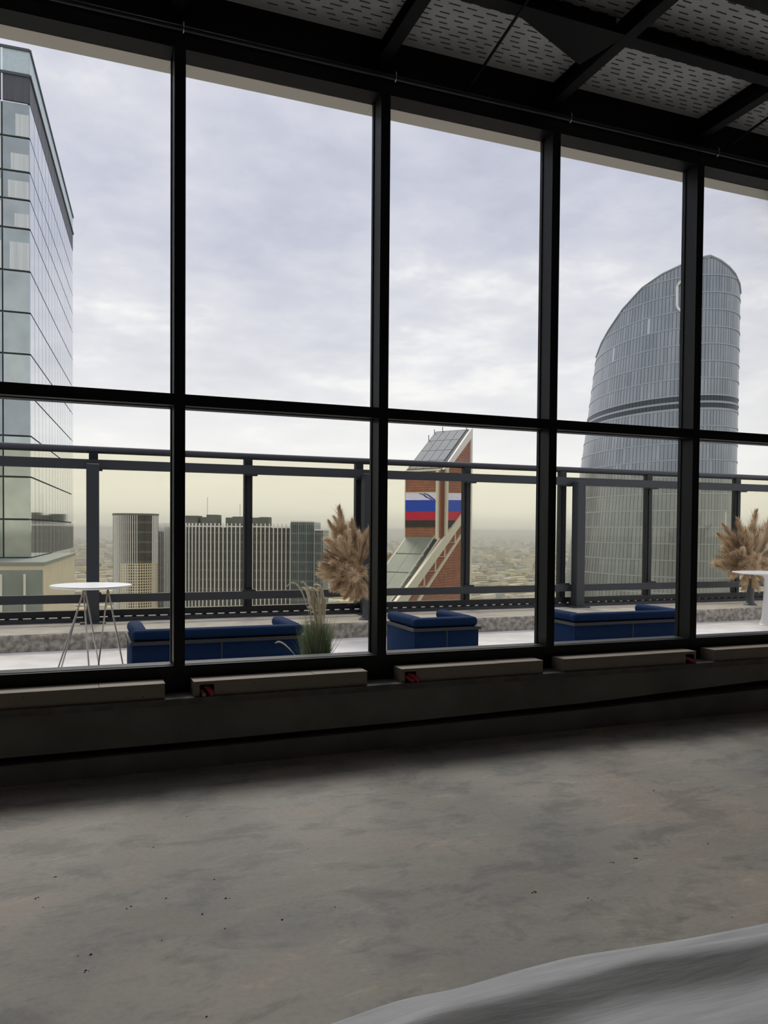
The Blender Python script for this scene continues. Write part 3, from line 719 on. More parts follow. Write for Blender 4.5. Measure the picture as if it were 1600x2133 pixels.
# ---- curved tower on the right
M['ct_core'] = mat('curved_tower_joint', lin(92, 100, 110), .6)
CT = [facade_glass('blue_grey_pane_%d' % i, c, .30, .55, .06) for i, c in enumerate([(.315, .347, .378, 1), (.295, .327, .358, 1), (.34, .372, .40, 1), (.27, .302, .337, 1)])]
M['ct_lit'] = mat('pale_lit_pane', lin(196, 204, 208), .3, .2)  # lit windows imitated by a paler pane colour
M['ct_dark'] = mat('dark_service_band', lin(72, 80, 88), .45, .2)
M['ct_slab'] = mat('pale_slab_edge', lin(168, 176, 182), .5)
def curved_tower():
    Z0 = 190.0; C = plan(1370, Z0); ex = hdir(1370); ed = Vector((ex.x, ex.y, 0)); es = Vector((ed.y, -ed.x, 0))   # depth, screen right
    T = empty('curved_tower', (C.x, C.y, GZ), label='curved blue grey glass tower with a sail shaped rounded top', cat='building')
    k_ = 1/math.cos(math.atan((1370-CX)/F))
    mpp = Z0/F/k_*k_**2   # metres per pixel at the tower, measured across the line of sight
    mpp = Z0*k_/F*math.cos(math.atan((1370-CX)/F))
    # left silhouette leans inwards with height
    zl = lambda y: EYE.z+(1108-y)/F*202
    def leftpx(z):
        y = 1108-(z-EYE.z)*F/202
        return 1208-(y-975)*29/230.0
    sT, rho = 23.5, -.52
    q = math.sqrt(1-rho*rho)
    def solve(Lp, Rp):
        c, h = 0.0, 18.0
        for _ in range(12):
            xs = [col(C+es*(c+h*math.cos(k*.05))+ed*(sT*(rho*math.cos(k*.05)+q*math.sin(k*.05)))) for k in range(126)]
            lo, hi = min(xs), max(xs); h *= (Rp-Lp)/(hi-lo); c += ((Lp+Rp)-(lo+hi))/2*mpp
        return c, h
    Za, Zb = zl(1300), zl(600); ca, cb_ = solve(leftpx(Za), 1533), solve(leftpx(Zb), 1533)
    dsh = (cb_[0]-cb_[1])-(ca[0]-ca[1])
    def pt(phi, z, off=0.0):
        c, h = ca; h += off; f = min(max((z-Za)/(Zb-Za), -.3), 1.25)
        u, v = math.cos(phi), math.sin(phi)
        s = c+h*u+dsh*f*max(0, (1-u)/2)**2; t = (sT+off)*(rho*u+q*v)
        return es*s+ed*t, s
    def point(phi, z, off=0.0):
        p, s = pt(phi, z, off); return Vector((p.x, p.y, z-GZ))
    top = [(1215, 820), (1237, 745), (1248, 714), (1262, 688), (1290, 645), (1330, 600), (1370, 572), (1420, 549), (1455, 537), (1469, 534), (1491, 544), (1509, 558), (1522, 573), (1531, 594), (1534, 622)]
    def ztop(phi):
        # picture column of the front point, then the height that reaches the traced roof line
        z = zl(640)
        for _ in range(4):
            ph = phi if math.sin(phi) <= math.sin(SIL_A) else phi
            P, s = pt(phi, z); Pw = P+C; x = col(Pw)
            x = min(max(x, top[0][0]), top[-1][0])
            for a, b in zip(top, top[1:]):
                if a[0] <= x <= b[0]:
                    y = a[1]+(b[1]-a[1])*(x-a[0])/(b[0]-a[0]); break
            z = zat(Pw, y, x)
        return z
    SIL_A = 0
    # front arc runs from the left silhouette (phi=pi) through the nearest point to the right one (phi=2pi)
    NC = 76
    ph0, ph1 = math.pi*.96, math.pi*2.06
    phis = [ph0+(ph1-ph0)*i/NC for i in range(NC+1)]
    zt = [ztop(p) for p in phis]
    # roof line over the hidden rear half: same height as the front point opposite
    rear = [ph1+(2*math.pi-(ph1-ph0))*i/24 for i in range(1, 24)]
    zr = [zt[-1]+(zt[0]-zt[-1])*(i/24) if False else None for i in range(1, 24)]
    fs = [pt(p, 60)[1] for p in phis]
    def by_s(s):
        j = min(range(len(fs)), key=lambda i: abs(fs[i]-s)); return zt[j]
    allp = phis+rear; allz = [z for z in zt]+[by_s(pt(p, 60)[1]) for p in rear]
    zb = zat(C, 1330, 1370)
    lev = [0, .25, .5, .75, .9, 1]
    core = MB(); nA = len(allp)
    for p, z in zip(allp, allz):
        for l in lev:
            zz = GZ+(z-.02-GZ)*l if l < 1 else z-.02
            core.v.append(tuple(point(p, zz, -.16)))
    nl = len(lev)
    for i in range(nA):
        j = (i+1) % nA
        for l in range(nl-1): core.f.append((i*nl+l, j*nl+l, j*nl+l+1, i*nl+l+1)); core.mi.append(0)
    h_ = len(rear); 
    # roof skin: strips joining front and rear points of the same s
    order = sorted(range(nA), key=lambda i: pt(allp[i], 60)[1])
    fr = [i for i in order if i < len(phis)]; re = [i for i in order if i >= len(phis)]
    for a, b in zip(fr, fr[1:]):
        s = (fs[a]+fs[b])/2; ra = min(re, key=lambda i: abs(pt(allp[i], 60)[1]-fs[a])); rb = min(re, key=lambda i: abs(pt(allp[i], 60)[1]-fs[b]))
        f = [a*nl+nl-1, b*nl+nl-1, rb*nl+nl-1]+([ra*nl+nl-1] if ra != rb else [])
        core.f.append(tuple(f)); core.mi.append(0)
    core.obj('core', M['ct_core'], T)
    # floors
    near = min(range(NC+1), key=lambda i: (pt(phis[i], 60)[0]+C).dot(_fw)); Pn = pt(phis[near], 60)[0]+C
    z_dark = zat(Pn, 822); FH = 3.55
    floors = [z_dark-2.9-FH*i for i in range(13, -1, -1)]; kd = len(floors)-1
    floors += [z_dark-1.45, z_dark]+[z_dark+FH*i for i in range(1, 13)]
    r = random.Random(4); panes = []
    for k, z0 in enumerate(floors[:-1]):
        z1 = floors[k+1]; dark = (k in (kd, kd+1))
        slab = MB(); any_ = False
        for i in range(NC):
            pa, pb = phis[i], phis[i+1]; ta, tb = zt[i], zt[i+1]
            if z0 < min(ta, tb):
                e = .14 if not dark else .22
                a0, b0, a1, b1 = (point(pa, z0-e, .10), point(pb, z0-e, .10), point(pa, z0+e, .10), point(pb, z0+e, .10))
                ia, ib = point(pa, z0+e, -.3), point(pb, z0+e, -.3); ja, jb = point(pa, z0-e, -.3), point(pb, z0-e, -.3)
                slab.quad(a0, b0, b1, a1); slab.quad(a1, b1, ib, ia); slab.quad(ja, jb, b0, a0); any_ = True
            if z0 >= min(ta, tb)-.3: continue
            g = (pb-pa)*.055; za, zb_ = min(z1-.16, ta), min(z1-.16, tb); lo = z0+.16
            if min(za, zb_) <= lo: continue
            qd = [point(pa+g, lo, 0), point(pb-g, lo, 0), point(pb-g, zb_, 0), point(pa+g, za, 0)]
            mi = 4 if dark else (r.choice([0, 0, 1, 1, 2, 3]))
            lit = (not dark) and r.random() < .006
            area = (qd[1]-qd[0]).cross(qd[3]-qd[0]).length*abs((qd[1]-qd[0]).normalized().dot(es))
            panes.append((area, k, qd, 5 if lit else mi))
        if any_: slab.obj('floor_band', M['ct_slab'], T)
    mats = CT+[M['ct_dark'], M['ct_lit']]
    panes = [p for p in panes if p[1] >= 4]+[p for p in panes if p[1] < 4]
    vis = sorted(panes, key=lambda p: -p[0])
    pick = set(id(p) for p in vis[:290]); rest = MB()
    for p in panes:
        qd = p[2]; n = (qd[1]-qd[0]).cross(qd[3]-qd[0]).normalized()*.14
        mb = MB() if id(p) in pick else rest
        k = p[3]
        if id(p) in pick:
            mb.hexa([v-n for v in qd], qd, 0); mb.obj('pane', mats[k], T)
        else: mb.quad(*qd, k)
    rest.obj('panes', mats, T, kind='stuff')
    # roof edge line
    mb = MB(); mb.tube([point(p, z+.05, .02) for p, z in zip(phis, zt)], .22, 6); mb.obj('roof_edge', M['ct_slab'], T)
    # white ring emblem high on the facade
    def on(x, y):
        # point on the facade in the picture direction
        best = min(range(0, 2000), key=lambda i: abs(col(pt(ph0+(ph1-ph0)*i/2000, zat(C, y, x))[0]+C)-x)+(0 if i < 1560 else 1e6))
        ph = ph0+(ph1-ph0)*best/2000; P = pt(ph, 100)[0]+C; return point(ph, zat(P, y, x), .45)
    x0, x1, y0, y1, rr = 1402, 1446, 588, 650, 13
    path = []
    for cx_, cy_, a0 in ((x1-rr, y0+rr, -90), (x1-rr, y1-rr, 0), (x0+rr, y1-rr, 90), (x0+rr, y0+rr, 180)):
        for t in range(0, 91, 15):
            an = math.radians(a0+t); path.append((cx_+rr*math.cos(an), cy_+rr*math.sin(an)))
    path.append(path[0])
    mb = MB(); mb.tube([on(*p) for p in path], .30, 8, cap=False)
    mb.tube([on(1414, 640), on(1420, 657)], .30, 8)
    mb.obj('emblem', mat('white_sign', (.9, .9, .9, 1), .4), T, smooth=True, label='white rounded ring sign')
curved_tower()

# ---- brick-clad tower with slanted roofs and the tricolour screen
def stripes(name, c1, c2, pitch, rough=.7):
    Mt = bpy.data.materials.new(name); Mt.use_nodes = True; t = Mt.node_tree; b = t.nodes['Principled BSDF']; b.inputs['Roughness'].default_value = rough
    g = t.nodes.new('ShaderNodeTexCoord'); s = t.nodes.new('ShaderNodeSeparateXYZ'); t.links.new(g.outputs['Object'], s.inputs[0])
    d = t.nodes.new('ShaderNodeMath'); d.operation = 'DIVIDE'; d.inputs[1].default_value = pitch; t.links.new(s.outputs['Z'], d.inputs[0])
    f = t.nodes.new('ShaderNodeMath'); f.operation = 'FRACT'; t.links.new(d.outputs[0], f.inputs[0])
    r = t.nodes.new('ShaderNodeValToRGB'); ramp(r, [(0, c2), (.16, c2), (.26, c1), (1, c1)]); t.links.new(f.outputs[0], r.inputs[0])
    n = t.nodes.new('ShaderNodeTexNoise'); n.inputs['Scale'].default_value = .5; t.links.new(g.outputs['Object'], n.inputs['Vector'])
    h = t.nodes.new('ShaderNodeMix'); h.data_type = 'RGBA'; h.blend_type = 'OVERLAY'; h.inputs[0].default_value = .35
    t.links.new(r.outputs[0], h.inputs[6]); t.links.new(n.outputs[0], h.inputs[7]); t.links.new(h.outputs[2], b.inputs['Base Color']); return Mt
def brick_tower():
    K = plan(919, 230); fl = hdir(-1800); fr_ = hdir(1837)
    Lf, lw = along(K, fl, 845); Rr, rw = along(K, fr_, 977)
    T = empty('slant_roof_tower', (K.x, K.y, GZ), label='brick red tower with slanted roofs, white edges and a tricolour screen', cat='building')
    rel = lambda p, z: Vector((p.x-K.x, p.y-K.y, z-GZ))
    brick = stripes('brick_red_cladding', lin(172, 118, 98), lin(140, 93, 77), .8)
    wht = mat('white_edge_beam', lin(240, 236, 222), .6); roof = mat('dark_roof_panel', lin(92, 96, 98), .6, var=.08, scale=.3); roof2 = mat('grey_green_roof', lin(140, 148, 140), .6, var=.05, scale=.3)
    dk = mat('dark_roof_joint', lin(60, 62, 64), .7)
    ze = zat(K, 977, 919); zr = zat(Rr, 894, 977)
    Bk = Lf+fr_*rw
    body = MB(); body.hexa([rel(p, GZ) for p in (K, Rr, Bk, Lf)], [rel(K, ze-.4), rel(Rr, zr-.4), rel(Bk, zr-.4), rel(Lf, ze-.4)]); body.obj('body', brick, T)
    nf = Vector((fl.y, -fl.x, 0)); nf = -nf if nf.dot(K) > 0 else nf
    nr = Vector((fr_.y, -fr_.x, 0)); nr = -nr if nr.dot(K) > 0 else nr
    def roofpt(u, v): # u along front (0 at K .. 1 at Lf), v up the slope
        p = K+(Lf-K)*u+fr_*(rw*v); return rel(p, ze+(zr-ze)*v)
    up = Vector((0, 0, .35))
    mb = MB(); mb.hexa([roofpt(0, 0)-up, roofpt(0, 1)-up, roofpt(1, 1)-up, roofpt(1, 0)-up], [roofpt(0, 0), roofpt(0, 1), roofpt(1, 1), roofpt(1, 0)]); mb.obj('roof_base', dk, T)
    for i, (v0, v1) in enumerate(((.02, .20), (.21, .46), (.47, .72), (.73, .97))):
        for j in range(4):
            u0, u1 = .10+.22*j, .10+.22*(j+1)-.012
            mb = MB(); mb.hexa([roofpt(u0, v0), roofpt(u0, v1), roofpt(u1, v1), roofpt(u1, v0)], [roofpt(u0, v0)+up*.5, roofpt(u0, v1)+up*.5, roofpt(u1, v1)+up*.5, roofpt(u1, v0)+up*.5]); mb.obj('roof_panel', roof, T)
    # small masts along the roof rim
    for u, v, h in ((1, .1, 1.4), (1, .75, 1.8), (.8, 1, 1.4), (.1, 1, 1.6), (1, .95, 1.2)):
        p = roofpt(u, v); mb = MB(); mb.tube([p, p+Vector((0, 0, h))], .12, 5); mb.obj('roof_mast', dk, T)
    def rp(x, y, off=0.0):  # picture point on the plane of the right face
        P, s = along(K, fr_, x); return rel(P, zat(P, y, x))+nr*off
    def fp(x, y, off=0.0):
        P, s = along(K, fl, x); return rel(P, zat(P, y, x))+nf*off
    def slab(name, pts, n, d, m_, **k):
        mb = MB(); prism(mb, pts, n*d); return mb.obj(name, m_, T, **k)
    slab('slope_beam', [rp(977, 893), rp(977, 913), rp(930, 978), rp(919, 978)], nr, .6, wht)
    slab('corner_beam', [rp(977, 893), rp(980, 893), rp(980, 1290), rp(977, 1290)], nr, .5, wht)
    slab('eave_beam', [fp(845, 980), fp(918, 976), fp(918, 980), fp(845, 984)], nf, .5, wht)
    slab('edge_strip', [fp(843.5, 980), fp(845, 980), fp(845, 1120), fp(843.5, 1120)], nf, .3, wht)
    slab('corner_strip', [fp(911, 980), fp(915, 980), fp(915, 1135), fp(911, 1135)], nf, 1.2, wht)
    slab('corner_strip', [rp(925, 978), rp(929, 978), rp(928, 1115), rp(924, 1115)], nr, .8, wht)
    slab('corner_slot', [rp(919.3, 985), rp(924, 985), rp(924, 1125), rp(919.3, 1125)], nr, .2, mat('maroon_slot', lin(140, 84, 70), .7))
    # screen bands on both faces
    white = mat('screen_white_lilac', lin(206, 204, 238), .5, c2=lin(224, 222, 246), scale=2.5)
    blue = mat('screen_blue', lin(34, 68, 176), .5, var=.08, scale=1); red = mat('screen_red', lin(178, 34, 62), .5, var=.08, scale=1); blk = mat('screen_dark', lin(62, 60, 58), .6, var=.1, scale=1)
    for m_, e in ((white, .22), (blue, .22), (red, .22)):
        bs = m_.node_tree.nodes['Principled BSDF']; m_.node_tree.links.new(bs.inputs['Base Color'].links[0].from_socket, bs.inputs['Emission Color']); bs.inputs['Emission Strength'].default_value = e
    def diag(y): return 965+(y-1060)*(845-965)/(1225-1060.0)   # right face: column of the diagonal beam at row y
    for (y0, y1, m_, nm) in ((1027, 1041.5, white, 'white_band'), (1041.5, 1065.5, blue, 'blue_band'), (1065.5, 1083.5, red, 'red_band'), (1083.5, 1097.5, blk, 'dark_band')):
        slab('screen_'+nm, [fp(845.5, y0+.4), fp(911, y0), fp(911, y1), fp(845.5, y1+.2)], nf, .3, m_)
        xa0, xa1 = min(diag(y0), 976), min(diag(y1), 976)
        slab('screen_'+nm, [rp(929, y0), rp(xa0, y0+.5), rp(xa1, y1+.4), rp(929, y1)], nr, .3, m_)
    slab('screen_rim', [fp(845.5, 1025.6), fp(911, 1025), fp(911, 1027), fp(845.5, 1027.4)], nf, .4, wht)
    for dx_ in (0, 9):
        pts = [(876+dx_, 1027.5), (884+dx_, 1030), (892+dx_, 1036), (902+dx_*.6, 1040.5)]
        sw = MB()
        for (xa, ya), (xb, yb) in zip(pts, pts[1:]): prism(sw, [fp(xa, ya, .3), fp(xb, yb, .3), fp(xb-3, yb+1.2, .3), fp(xa-4, ya, .3)], nf*.1)
        sw.obj('screen_swirl', mat('screen_navy', lin(70, 76, 150), .5), T)
    # lower wedge in front, its roof falling towards us
    s_dir = -fr_
    P1, s1 = along(K, fr_, 848); zA = zat(K, 1118, 912); z1 = zat(P1, 1226, 848)
    sl = (z1-zA)/(-s1)
    Lw = -s1*1.7
    def wpt(u, s): p = K+(Lf-K)*u+s_dir*s; return rel(p, zA+sl*s)
    g = MB(); g.hexa([rel(K, GZ), rel(K+(Lf-K), GZ), rel(Lf+s_dir*Lw, GZ), rel(K+s_dir*Lw, GZ)],
                     [wpt(0, 0)-up*2, wpt(1, 0)-up*2, wpt(1, Lw)-up*2, wpt(0, Lw)-up*2]); g.obj('wedge', brick, T)
    g = MB(); g.hexa([wpt(.03, 0)-up*2, wpt(1, 0)-up*2, wpt(1, Lw)-up*2, wpt(.03, Lw)-up*2], [wpt(.03, 0)-up, wpt(1, 0)-up, wpt(1, Lw)-up, wpt(.03, Lw)-up]); g.obj('wedge_roof_base', wht, T)
    cuts = [0, .25, .50, .72, 1]
    for i, (c0, c1) in enumerate(zip(cuts, cuts[1:])):
        for j in range(2):
            u0, u1 = .16+.40*j, .16+.40*(j+1)-.006
            a, b = Lw*.85*c0+.15, Lw*.85*c1-.35
            g = MB(); g.hexa([wpt(u0, a)-up, wpt(u1, a)-up, wpt(u1, b)-up, wpt(u0, b)-up], [wpt(u0, a), wpt(u1, a), wpt(u1, b), wpt(u0, b)]); g.obj('wedge_roof_panel', roof2, T)
    g = MB(); g.tube([wpt(.13, 1.0)+Vector((0, 0, 1.1)), wpt(.13, Lw)+Vector((0, 0, 1.1))], .10, 5); g.obj('guard_rail', wht, T)
    for i in range(9):
        p = wpt(.13, Lw*(i+.3)/9.3); g = MB(); g.tube([p, p+Vector((0, 0, 1.1))], .08, 5); g.obj('guard_post', wht, T)
    g = MB(); g.hexa([wpt(.06, .2), wpt(.13, .2), wpt(.13, Lw), wpt(.06, Lw)], [wpt(.06, .2)+up*.4, wpt(.13, .2)+up*.4, wpt(.13, Lw)+up*.4, wpt(.06, Lw)+up*.4]); g.obj('gutter', dk, T)
    slab('diagonal_beam', [rp(976, 1046), rp(976, 1064), rp(862, 1226), rp(820, 1290), rp(790, 1290), rp(845, 1222)], nr, .9, wht)
    slab('diagonal_strip', [rp(976, 1086), rp(976, 1091), rp(880, 1240), rp(850, 1290), rp(846, 1290), rp(876, 1240)], nr, .6, wht)
    for (x, ya, yb) in ((946.5, 1098, 1130), (925, 1130, 1160), (906, 1160, 1190), (883, 1190, 1222)):
        slab('strut', [rp(x, ya), rp(x+1.2, ya), rp(x+1.2, yb), rp(x, yb)], nr, .35, wht)
        slab('strut', [rp(x-20, yb-1), rp(x, yb-1), rp(x, yb), rp(x-20, yb)], nr, .35, wht)
brick_tower()

# ---- office complex with white fins
def office():
    fin = mat('pale_vertical_fin', lin(250, 251, 254), .6)
    def glz(name, c1, c2, pitch): 
        m_ = stripes(name, c1, c2, pitch, .3); return m_
    dark = glz('dark_office_glazing', lin(78, 82, 80), lin(104, 108, 104), 3.6); bluish = glz('blue_office_glazing', lin(84, 98, 106), lin(122, 134, 140), 3.6)
    Z = 300.0
    # curved wing
    W_ = empty('finned_office_wing', tuple(plan(605, Z))[:2]+(GZ,), label='long curved office block striped with white vertical fins', cat='building')
    O = plan(605, Z); rel = lambda p, z: Vector((p.x-O.x, p.y-O.y, z-GZ))
    a = (plan(470, Z*1.0)-plan(605, Z)); ln = a.length; ad = a.normalized(); bk = Vector((-ad.y, ad.x, 0)); bk = bk if bk.dot(O) > 0 else -bk
    pitch = 1.6; pts = []; s = 0
    while s < ln: pts.append(O+ad*s); s += pitch
    Rc = 34.0; P0 = pts[-1]; nst = len(pts); cen = P0+bk*Rc; an = 0
    while an < math.radians(82):
        an += pitch/Rc; pts.append(cen+(-bk*math.cos(an)+ad*math.sin(an))*Rc)
    nar = len(pts)-nst
    dirL = (pts[-1]-pts[-2]).normalized()
    for k in range(8): pts.append(pts[-1]+dirL*pitch)
    zt = zat(O, 1091, 605); z_roof = zat(O, 1100, 605)
    mb = MB(); back = [O+bk*60]
    poly = pts+[pts[-1]+bk*8, O+bk*70]
    mb.hexa([rel(p, GZ) for p in poly], [rel(p, z_roof) for p in poly]); mb.obj('glazed_body', dark, W_)
    for i, p in enumerate(pts):
        t = ((pts[min(i+1, len(pts)-1)]-pts[max(i-1, 0)])).normalized(); n = -bk if i < nst else (p-cen).normalized() if i < nst+nar else (pts[nst+nar-1]-cen).normalized()
        mb = MB(); q = [p-t*.17-n*.1, p+t*.17-n*.1, p+t*.17+n*.55, p-t*.17+n*.55]
        mb.hexa([rel(x, GZ) for x in q], [rel(x, zt) for x in q]); mb.obj('fin', fin, W_)
    for i in range(0, len(pts)-1):
        pass
    mb = MB()
    for p, q in zip(pts, pts[1:]):
        t = (q-p).normalized(); mb.hexa([rel(p, zt-1.4), rel(q, zt-1.4), rel(q+bk*.5, zt-1.4), rel(p+bk*.5, zt-1.4)], [rel(p, zt-1.0), rel(q, zt-1.0), rel(q+bk*.5, zt-1.0), rel(p+bk*.5, zt-1.0)])
    mb.obj('top_rail', fin, W_)
    grey = mat('rooftop_grey', lin(128, 130, 124), .8, var=.1, scale=.2)
    for x0, x1, y0 in ((386, 412, 1074), (418, 432, 1077), (430, 453, 1072), (470, 484, 1078), (484, 512, 1076), (512, 540, 1078), (540, 560, 1077)):
        A, Bq = plan(x0, 322), plan(x1, 322); mb = MB(); q = [A, Bq, Bq+bk*8, A+bk*8]
        mb.hexa([rel(p, z_roof-.5) for p in q], [rel(p, zat(A, y0, x0)) for p in q]); mb.obj('rooftop_plant', grey, W_)
    for x, y0 in ((432, 1036), (500, 1050)):
        A = plan(x, 324); mb = MB(); mb.tube([rel(A, z_roof), rel(A, zat(A, y0, x))], .08, 5); mb.obj('mast', grey, W_)
    # blocks at the right end
    def block(x0, x1, y0, Zb, name, label, m_, nf):
        A, Bq = plan(x0, Zb), plan(x1, Zb); t = (Bq-A).normalized(); n = Vector((t.y, -t.x, 0)); n = -n if n.dot(A) > 0 else n
        o = empty(name, (A.x, A.y, GZ), label=label, cat='building'); r2 = lambda p, z: Vector((p.x-A.x, p.y-A.y, z-GZ)); z1 = zat(A, y0, x0)
        mb = MB(); q = [A, Bq, Bq-n*30, A-n*30]; mb.hexa([r2(p, GZ) for p in q], [r2(p, z1) for p in q]); mb.obj('glazed_body', m_, o)
        mb = MB(); q = [A+n*.3, Bq+n*.3, Bq-n*30, A-n*30]; mb.hexa([r2(p, z1) for p in q], [r2(p, z1+.5) for p in q]); mb.obj('roof_slab', fin, o)
        f2 = mat('thin_grey_fin', lin(166, 176, 180), .6)
        for k in range(nf+1):
            p = A+(Bq-A)*(k/nf); w = .05 if k % 4 else .12; mb = MB(); q = [p-t*w, p+t*w, p+t*w+n*.3, p-t*w+n*.3]
            mb.hexa([r2(x, GZ) for x in q], [r2(x, z1) for x in q]); mb.obj('fin', f2, o)
    block(606, 654.5, 1087.5, 296, 'glass_office_block', 'blue grey glass office block at the end of the finned wing', bluish, 12)
    block(655.5, 673, 1105, 290, 'glass_office_annex', 'narrow lower glass annex beside the blue grey office block', bluish, 5)
    # round tower at the left end
    A = plan(283, 292); o = empty('round_office_tower', (A.x, A.y, GZ), label='round dark glass office tower with a white window grid low down', cat='building')
    R = 44.5*292/F*1.02; z1 = zat(A, 1074, 283)-GZ
    mb = MB(); mb.lathe([(R, 0), (R, z1)], n=48); mb.obj('glazed_body', dark, o)
    mb = MB(); mb.lathe([(R+.2, z1), (R+.2, z1+.7)], n=48); mb.obj('roof_rim', mat('rim_grey', lin(120, 124, 120), .6), o)
    toward = math.atan2(-A.y, -A.x)
    for k in range(26):
        an = toward-math.radians(66)+math.radians(132)*k/25
        if 14 <= k <= 20: continue
        u = Vector((math.cos(an), math.sin(an), 0)); t = Vector((-u.y, u.x, 0)); mb = MB(); w = .11
        q = [u*R-t*w, u*R+t*w, u*(R+.4)+t*w, u*(R+.4)-t*w]; mb.hexa([p for p in q], [p+Vector((0, 0, z1)) for p in q]); mb.obj('fin', fin, o)
    zg = zat(A, 1172, 283)-GZ; cream = mat('cream_window_grid', lin(226, 216, 190), .7)
    mb = MB()
    ng = 17; ang = lambda k: toward-math.radians(38)+math.radians(104)*k/ng
    for k in range(ng+1):
        u = Vector((math.cos(ang(k)), math.sin(ang(k)), 0)); t = Vector((-u.y, u.x, 0))
        q = [u*R-t*.15, u*R+t*.15, u*(R+.4)+t*.15, u*(R+.4)-t*.15]; mb.hexa(q, [p+Vector((0, 0, zg)) for p in q])
    for j in range(36):
        z = zg-1.0*j
        for k in range(ng):
            u0, u1 = Vector((math.cos(ang(k)), math.sin(ang(k)), 0)), Vector((math.cos(ang(k+1)), math.sin(ang(k+1)), 0))
            mb.hexa([u0*R+Z3*(z-.32), u0*(R+.35)+Z3*(z-.32), u1*(R+.35)+Z3*(z-.32), u1*R+Z3*(z-.32)], [u0*R+Z3*z, u0*(R+.35)+Z3*z, u1*(R+.35)+Z3*z, u1*R+Z3*z])
    mb.obj('window_grid', cream, o)
    # narrow finned slab between round tower and wing
    A = plan(318, 312); Bq = plan(362, 316); t = (Bq-A).normalized(); n = Vector((t.y, -t.x, 0)); n = -n if n.dot(A) > 0 else n
    o = empty('finned_office_slab', (A.x, A.y, GZ), label='finned office slab between the round tower and the long wing', cat='building')
    r2 = lambda p, z: Vector((p.x-A.x, p.y-A.y, z-GZ)); z1 = zat(A, 1091, 330)
    mb = MB(); q = [A, Bq, Bq-n*30, A-n*30]; mb.hexa([r2(p, GZ) for p in q], [r2(p, z1-3) for p in q]); mb.obj('glazed_body', dark, o)
    for k in range(12):
        p = A+(Bq-A)*(k/11.5); mb = MB(); q = [p-t*.1, p+t*.1, p+t*.1+n*.4, p-t*.1+n*.4]; mb.hexa([r2(x, GZ) for x in q], [r2(x, z1) for x in q]); mb.obj('fin', fin, o)
office()

# ------------------------------------------------------------------ the city below
ground = mat('city_ground', lin(128, 128, 112), .95, c2=lin(156, 150, 130), scale=.004, detail=9, lo=.4, hi=.6)
mb = MB(); mb.lathe([(42000, -2), (42000, 0)], c=(0, 0, GZ), n=64); mb.obj('city_ground', ground, None, kind='structure')
CM = [mat('city_wall_%d' % i, lin(*c), .85, var=.06, scale=.02) for i, c in enumerate([(224, 212, 182), (206, 200, 188), (232, 228, 214), (190, 170, 146), (172, 172, 166), (214, 196, 160)])]
CN = ['cream', 'light grey', 'white', 'tan', 'grey', 'ochre']
CR = mat('city_roof', lin(168, 166, 158), .9); CW = mat('city_window', lin(96, 98, 96), .4)
r = random.Random(21)
gaps = [(157, 238), (676, 690), (976, 1116), (1152, 1180)]
ind = 0
def blockhouse(P, w, d, h, rz, k, windows):
    size = 'broad' if w > 34 else 'tall' if h > 25 else 'low' if h < 14 else 'small'; wn = 'with rows of dark windows' if windows else 'fading into the haze'
    o = empty('city_building', (P.x, P.y, GZ), label=f'{size} {CN[k]} city building far below {wn}', cat='building', group=f'{CN[k]} city buildings')
    o.rotation_euler.z = rz
    B('walls', CM[k], o, -w/2, w/2, -d/2, d/2, 0, h); B('roof', CR, o, -w/2-.4, w/2+.4, -d/2-.4, d/2+.4, h, h+1)
    if windows:
        for j in range(max(1, int(h/6))):
            B('window_row', CW, o, -w/2+1, w/2-1, -d/2-.15, d/2+.15, 2.2+j*6, 4.4+j*6)
used = []
for i in range(260):
    g = gaps[r.choice([0, 0, 0, 1, 2, 2, 2, 2, 2, 3])]; x = r.uniform(*g); y = 1142+(1275-1142)*r.random()**.75
    d = ray(x, y)
    if d.z > -.002: continue
    P = EYE+d*((GZ-EYE.z)/d.z); dist = P.length
    if any((P-u).length < 58 for u in used) or len(used) > 150: continue
    used.append(P); w = r.uniform(14, 40)*(1+dist/12000); blockhouse(P, w, r.uniform(12, 26), r.choice([12, 15, 18, 24, 30])*r.uniform(.8, 1.2), r.choice([.2, .25, 1.1, .7])+r.uniform(-.1, .1), r.randrange(6), dist < 2600)
for x, y, wpx, hpx, k, lab in ((1041, 1172, 22, 22, 5, 'tall plain ochre slab standing over the low rooftops'), (1000, 1222, 28, 24, 0, 'large cream block with window rows beside the railing post'),
                               (1032, 1216, 34, 16, 2, 'wide white block beside the large cream block'), (1020, 1180, 30, 7, 4, 'long flat grey hall below the ochre slab')):
    d = ray(x, y); P = EYE+d*((GZ-EYE.z)/d.z); ds = P.dot(_fw)/F
    blockhouse(P, wpx*ds, 16, hpx*ds, -YAW*0-.12, k, True); o = [q for q in S.objects if q.name.startswith('city_building') and q.type == 'EMPTY'][-1]
    for q in S.objects:
        if q.type == 'EMPTY' and q.name.startswith('city_building') and (q.location-Vector((P.x, P.y, GZ))).length < .1: q['label'] = lab
far = MB()
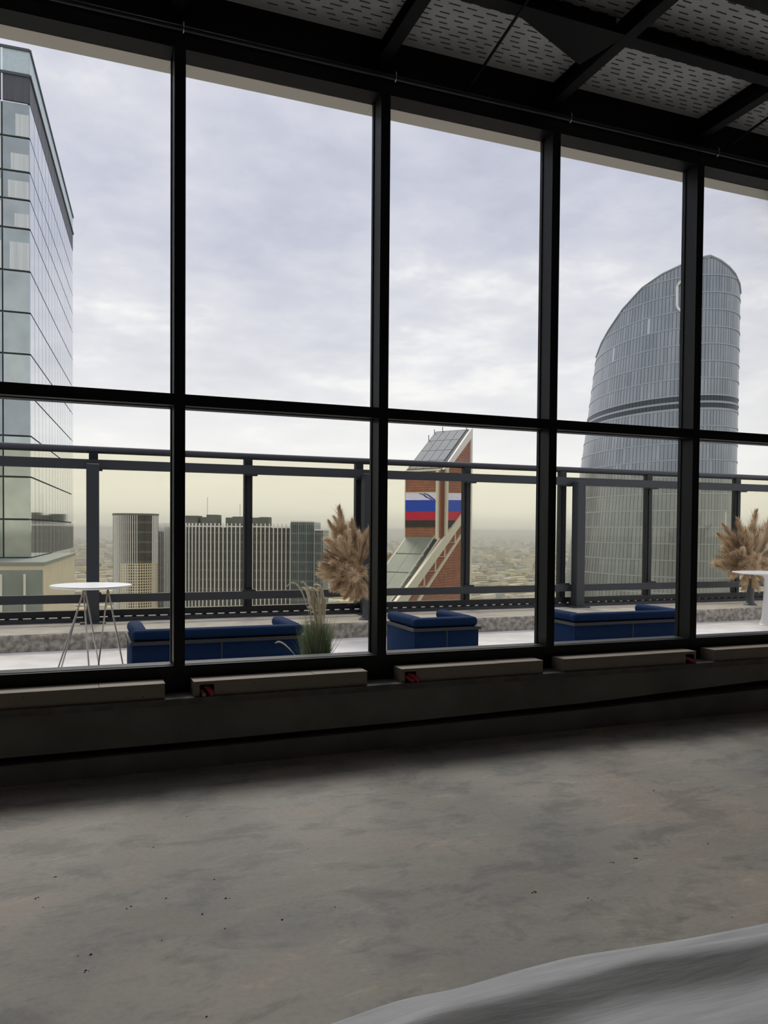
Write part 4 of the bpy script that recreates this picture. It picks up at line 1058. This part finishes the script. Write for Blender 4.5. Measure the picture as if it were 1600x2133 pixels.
for i in range(5200):
    x = r.uniform(-60, 1700); y = 1124+(1300-1124)*r.random()**.9; d = ray(x, y)
    if d.z > -.004: continue
    P = EYE+d*((GZ-EYE.z)/d.z); dist = P.length
    if dist < 650: continue
    w, dp, h = r.uniform(10, 44)*(1+dist/7000), r.uniform(10, 26), r.uniform(8, 26)*(1+dist/16000)
    c, s = math.cos(.25+r.uniform(-.2, .2)), math.sin(.25)
    q = [P+Vector((c*a*w/2-s*b*dp/2, s*a*w/2+c*b*dp/2, 0)) for a, b in ((-1, -1), (1, -1), (1, 1), (-1, 1))]
    far.hexa([Vector((p.x, p.y, GZ)) for p in q], [Vector((p.x, p.y, GZ+h)) for p in q], r.choice([0, 1, 2, 3, 4, 5, 6]))
far.obj('far_rooftops', CM+[CR], None, label='hazy mass of distant low city rooftops', cat='city', kind='stuff')
tr = MB(); tm = mat('city_tree_green', lin(92, 102, 74), .95, c2=lin(112, 118, 88), scale=.01)
for i in range(4200):
    x = r.uniform(-60, 1700); y = 1118+(1300-1118)*r.random(); d = ray(x, y)
    if d.z > -.003: continue
    P = EYE+d*((GZ-EYE.z)/d.z); dist = P.length
    if dist < 500: continue
    for k in range(2):
        R_ = r.uniform(6, 14)*(1+dist/5000); c = P+Vector((r.uniform(-30, 30), r.uniform(-30, 30), 0))
        ring_ = lambda rr, z: [Vector((c.x+rr*math.cos(t*1.2566)*r.uniform(.8, 1.2), c.y+rr*math.sin(t*1.2566), GZ+z)) for t in range(5)]
        tr.hexa(ring_(R_, 0), ring_(R_*.55, R_*.9))
tr.obj('city_trees', tm, None, label='dark green tree cover between the distant rooftops', cat='trees', kind='stuff')

# ------------------------------------------------------------------ haze over the city
hm = bpy.data.materials.new('city_haze'); hm.use_nodes = True; t = hm.node_tree; t.nodes.clear()
o_ = t.nodes.new('ShaderNodeOutputMaterial'); v_ = t.nodes.new('ShaderNodeVolumeScatter')
v_.inputs['Color'].default_value = (.99, .98, .95, 1); v_.inputs['Density'].default_value = .00015; v_.inputs['Anisotropy'].default_value = 0
t.links.new(v_.outputs[0], o_.inputs['Volume'])
B('haze_layer', hm, None, -16000, 24000, 620, 30000, GZ+.5, 30, label='thin pale haze hanging over the distant city', cat='haze', kind='stuff')
hm2 = hm.copy(); hm2.name = 'upper_haze'
for nd in hm2.node_tree.nodes:
    if nd.type == 'VOLUME_SCATTER': nd.inputs['Density'].default_value = .000028
B('haze_layer', hm2, None, -16000, 24000, 620, 30000, 30.5, 420, label='faint upper haze dimming the sky just over the horizon', cat='haze', kind='stuff')
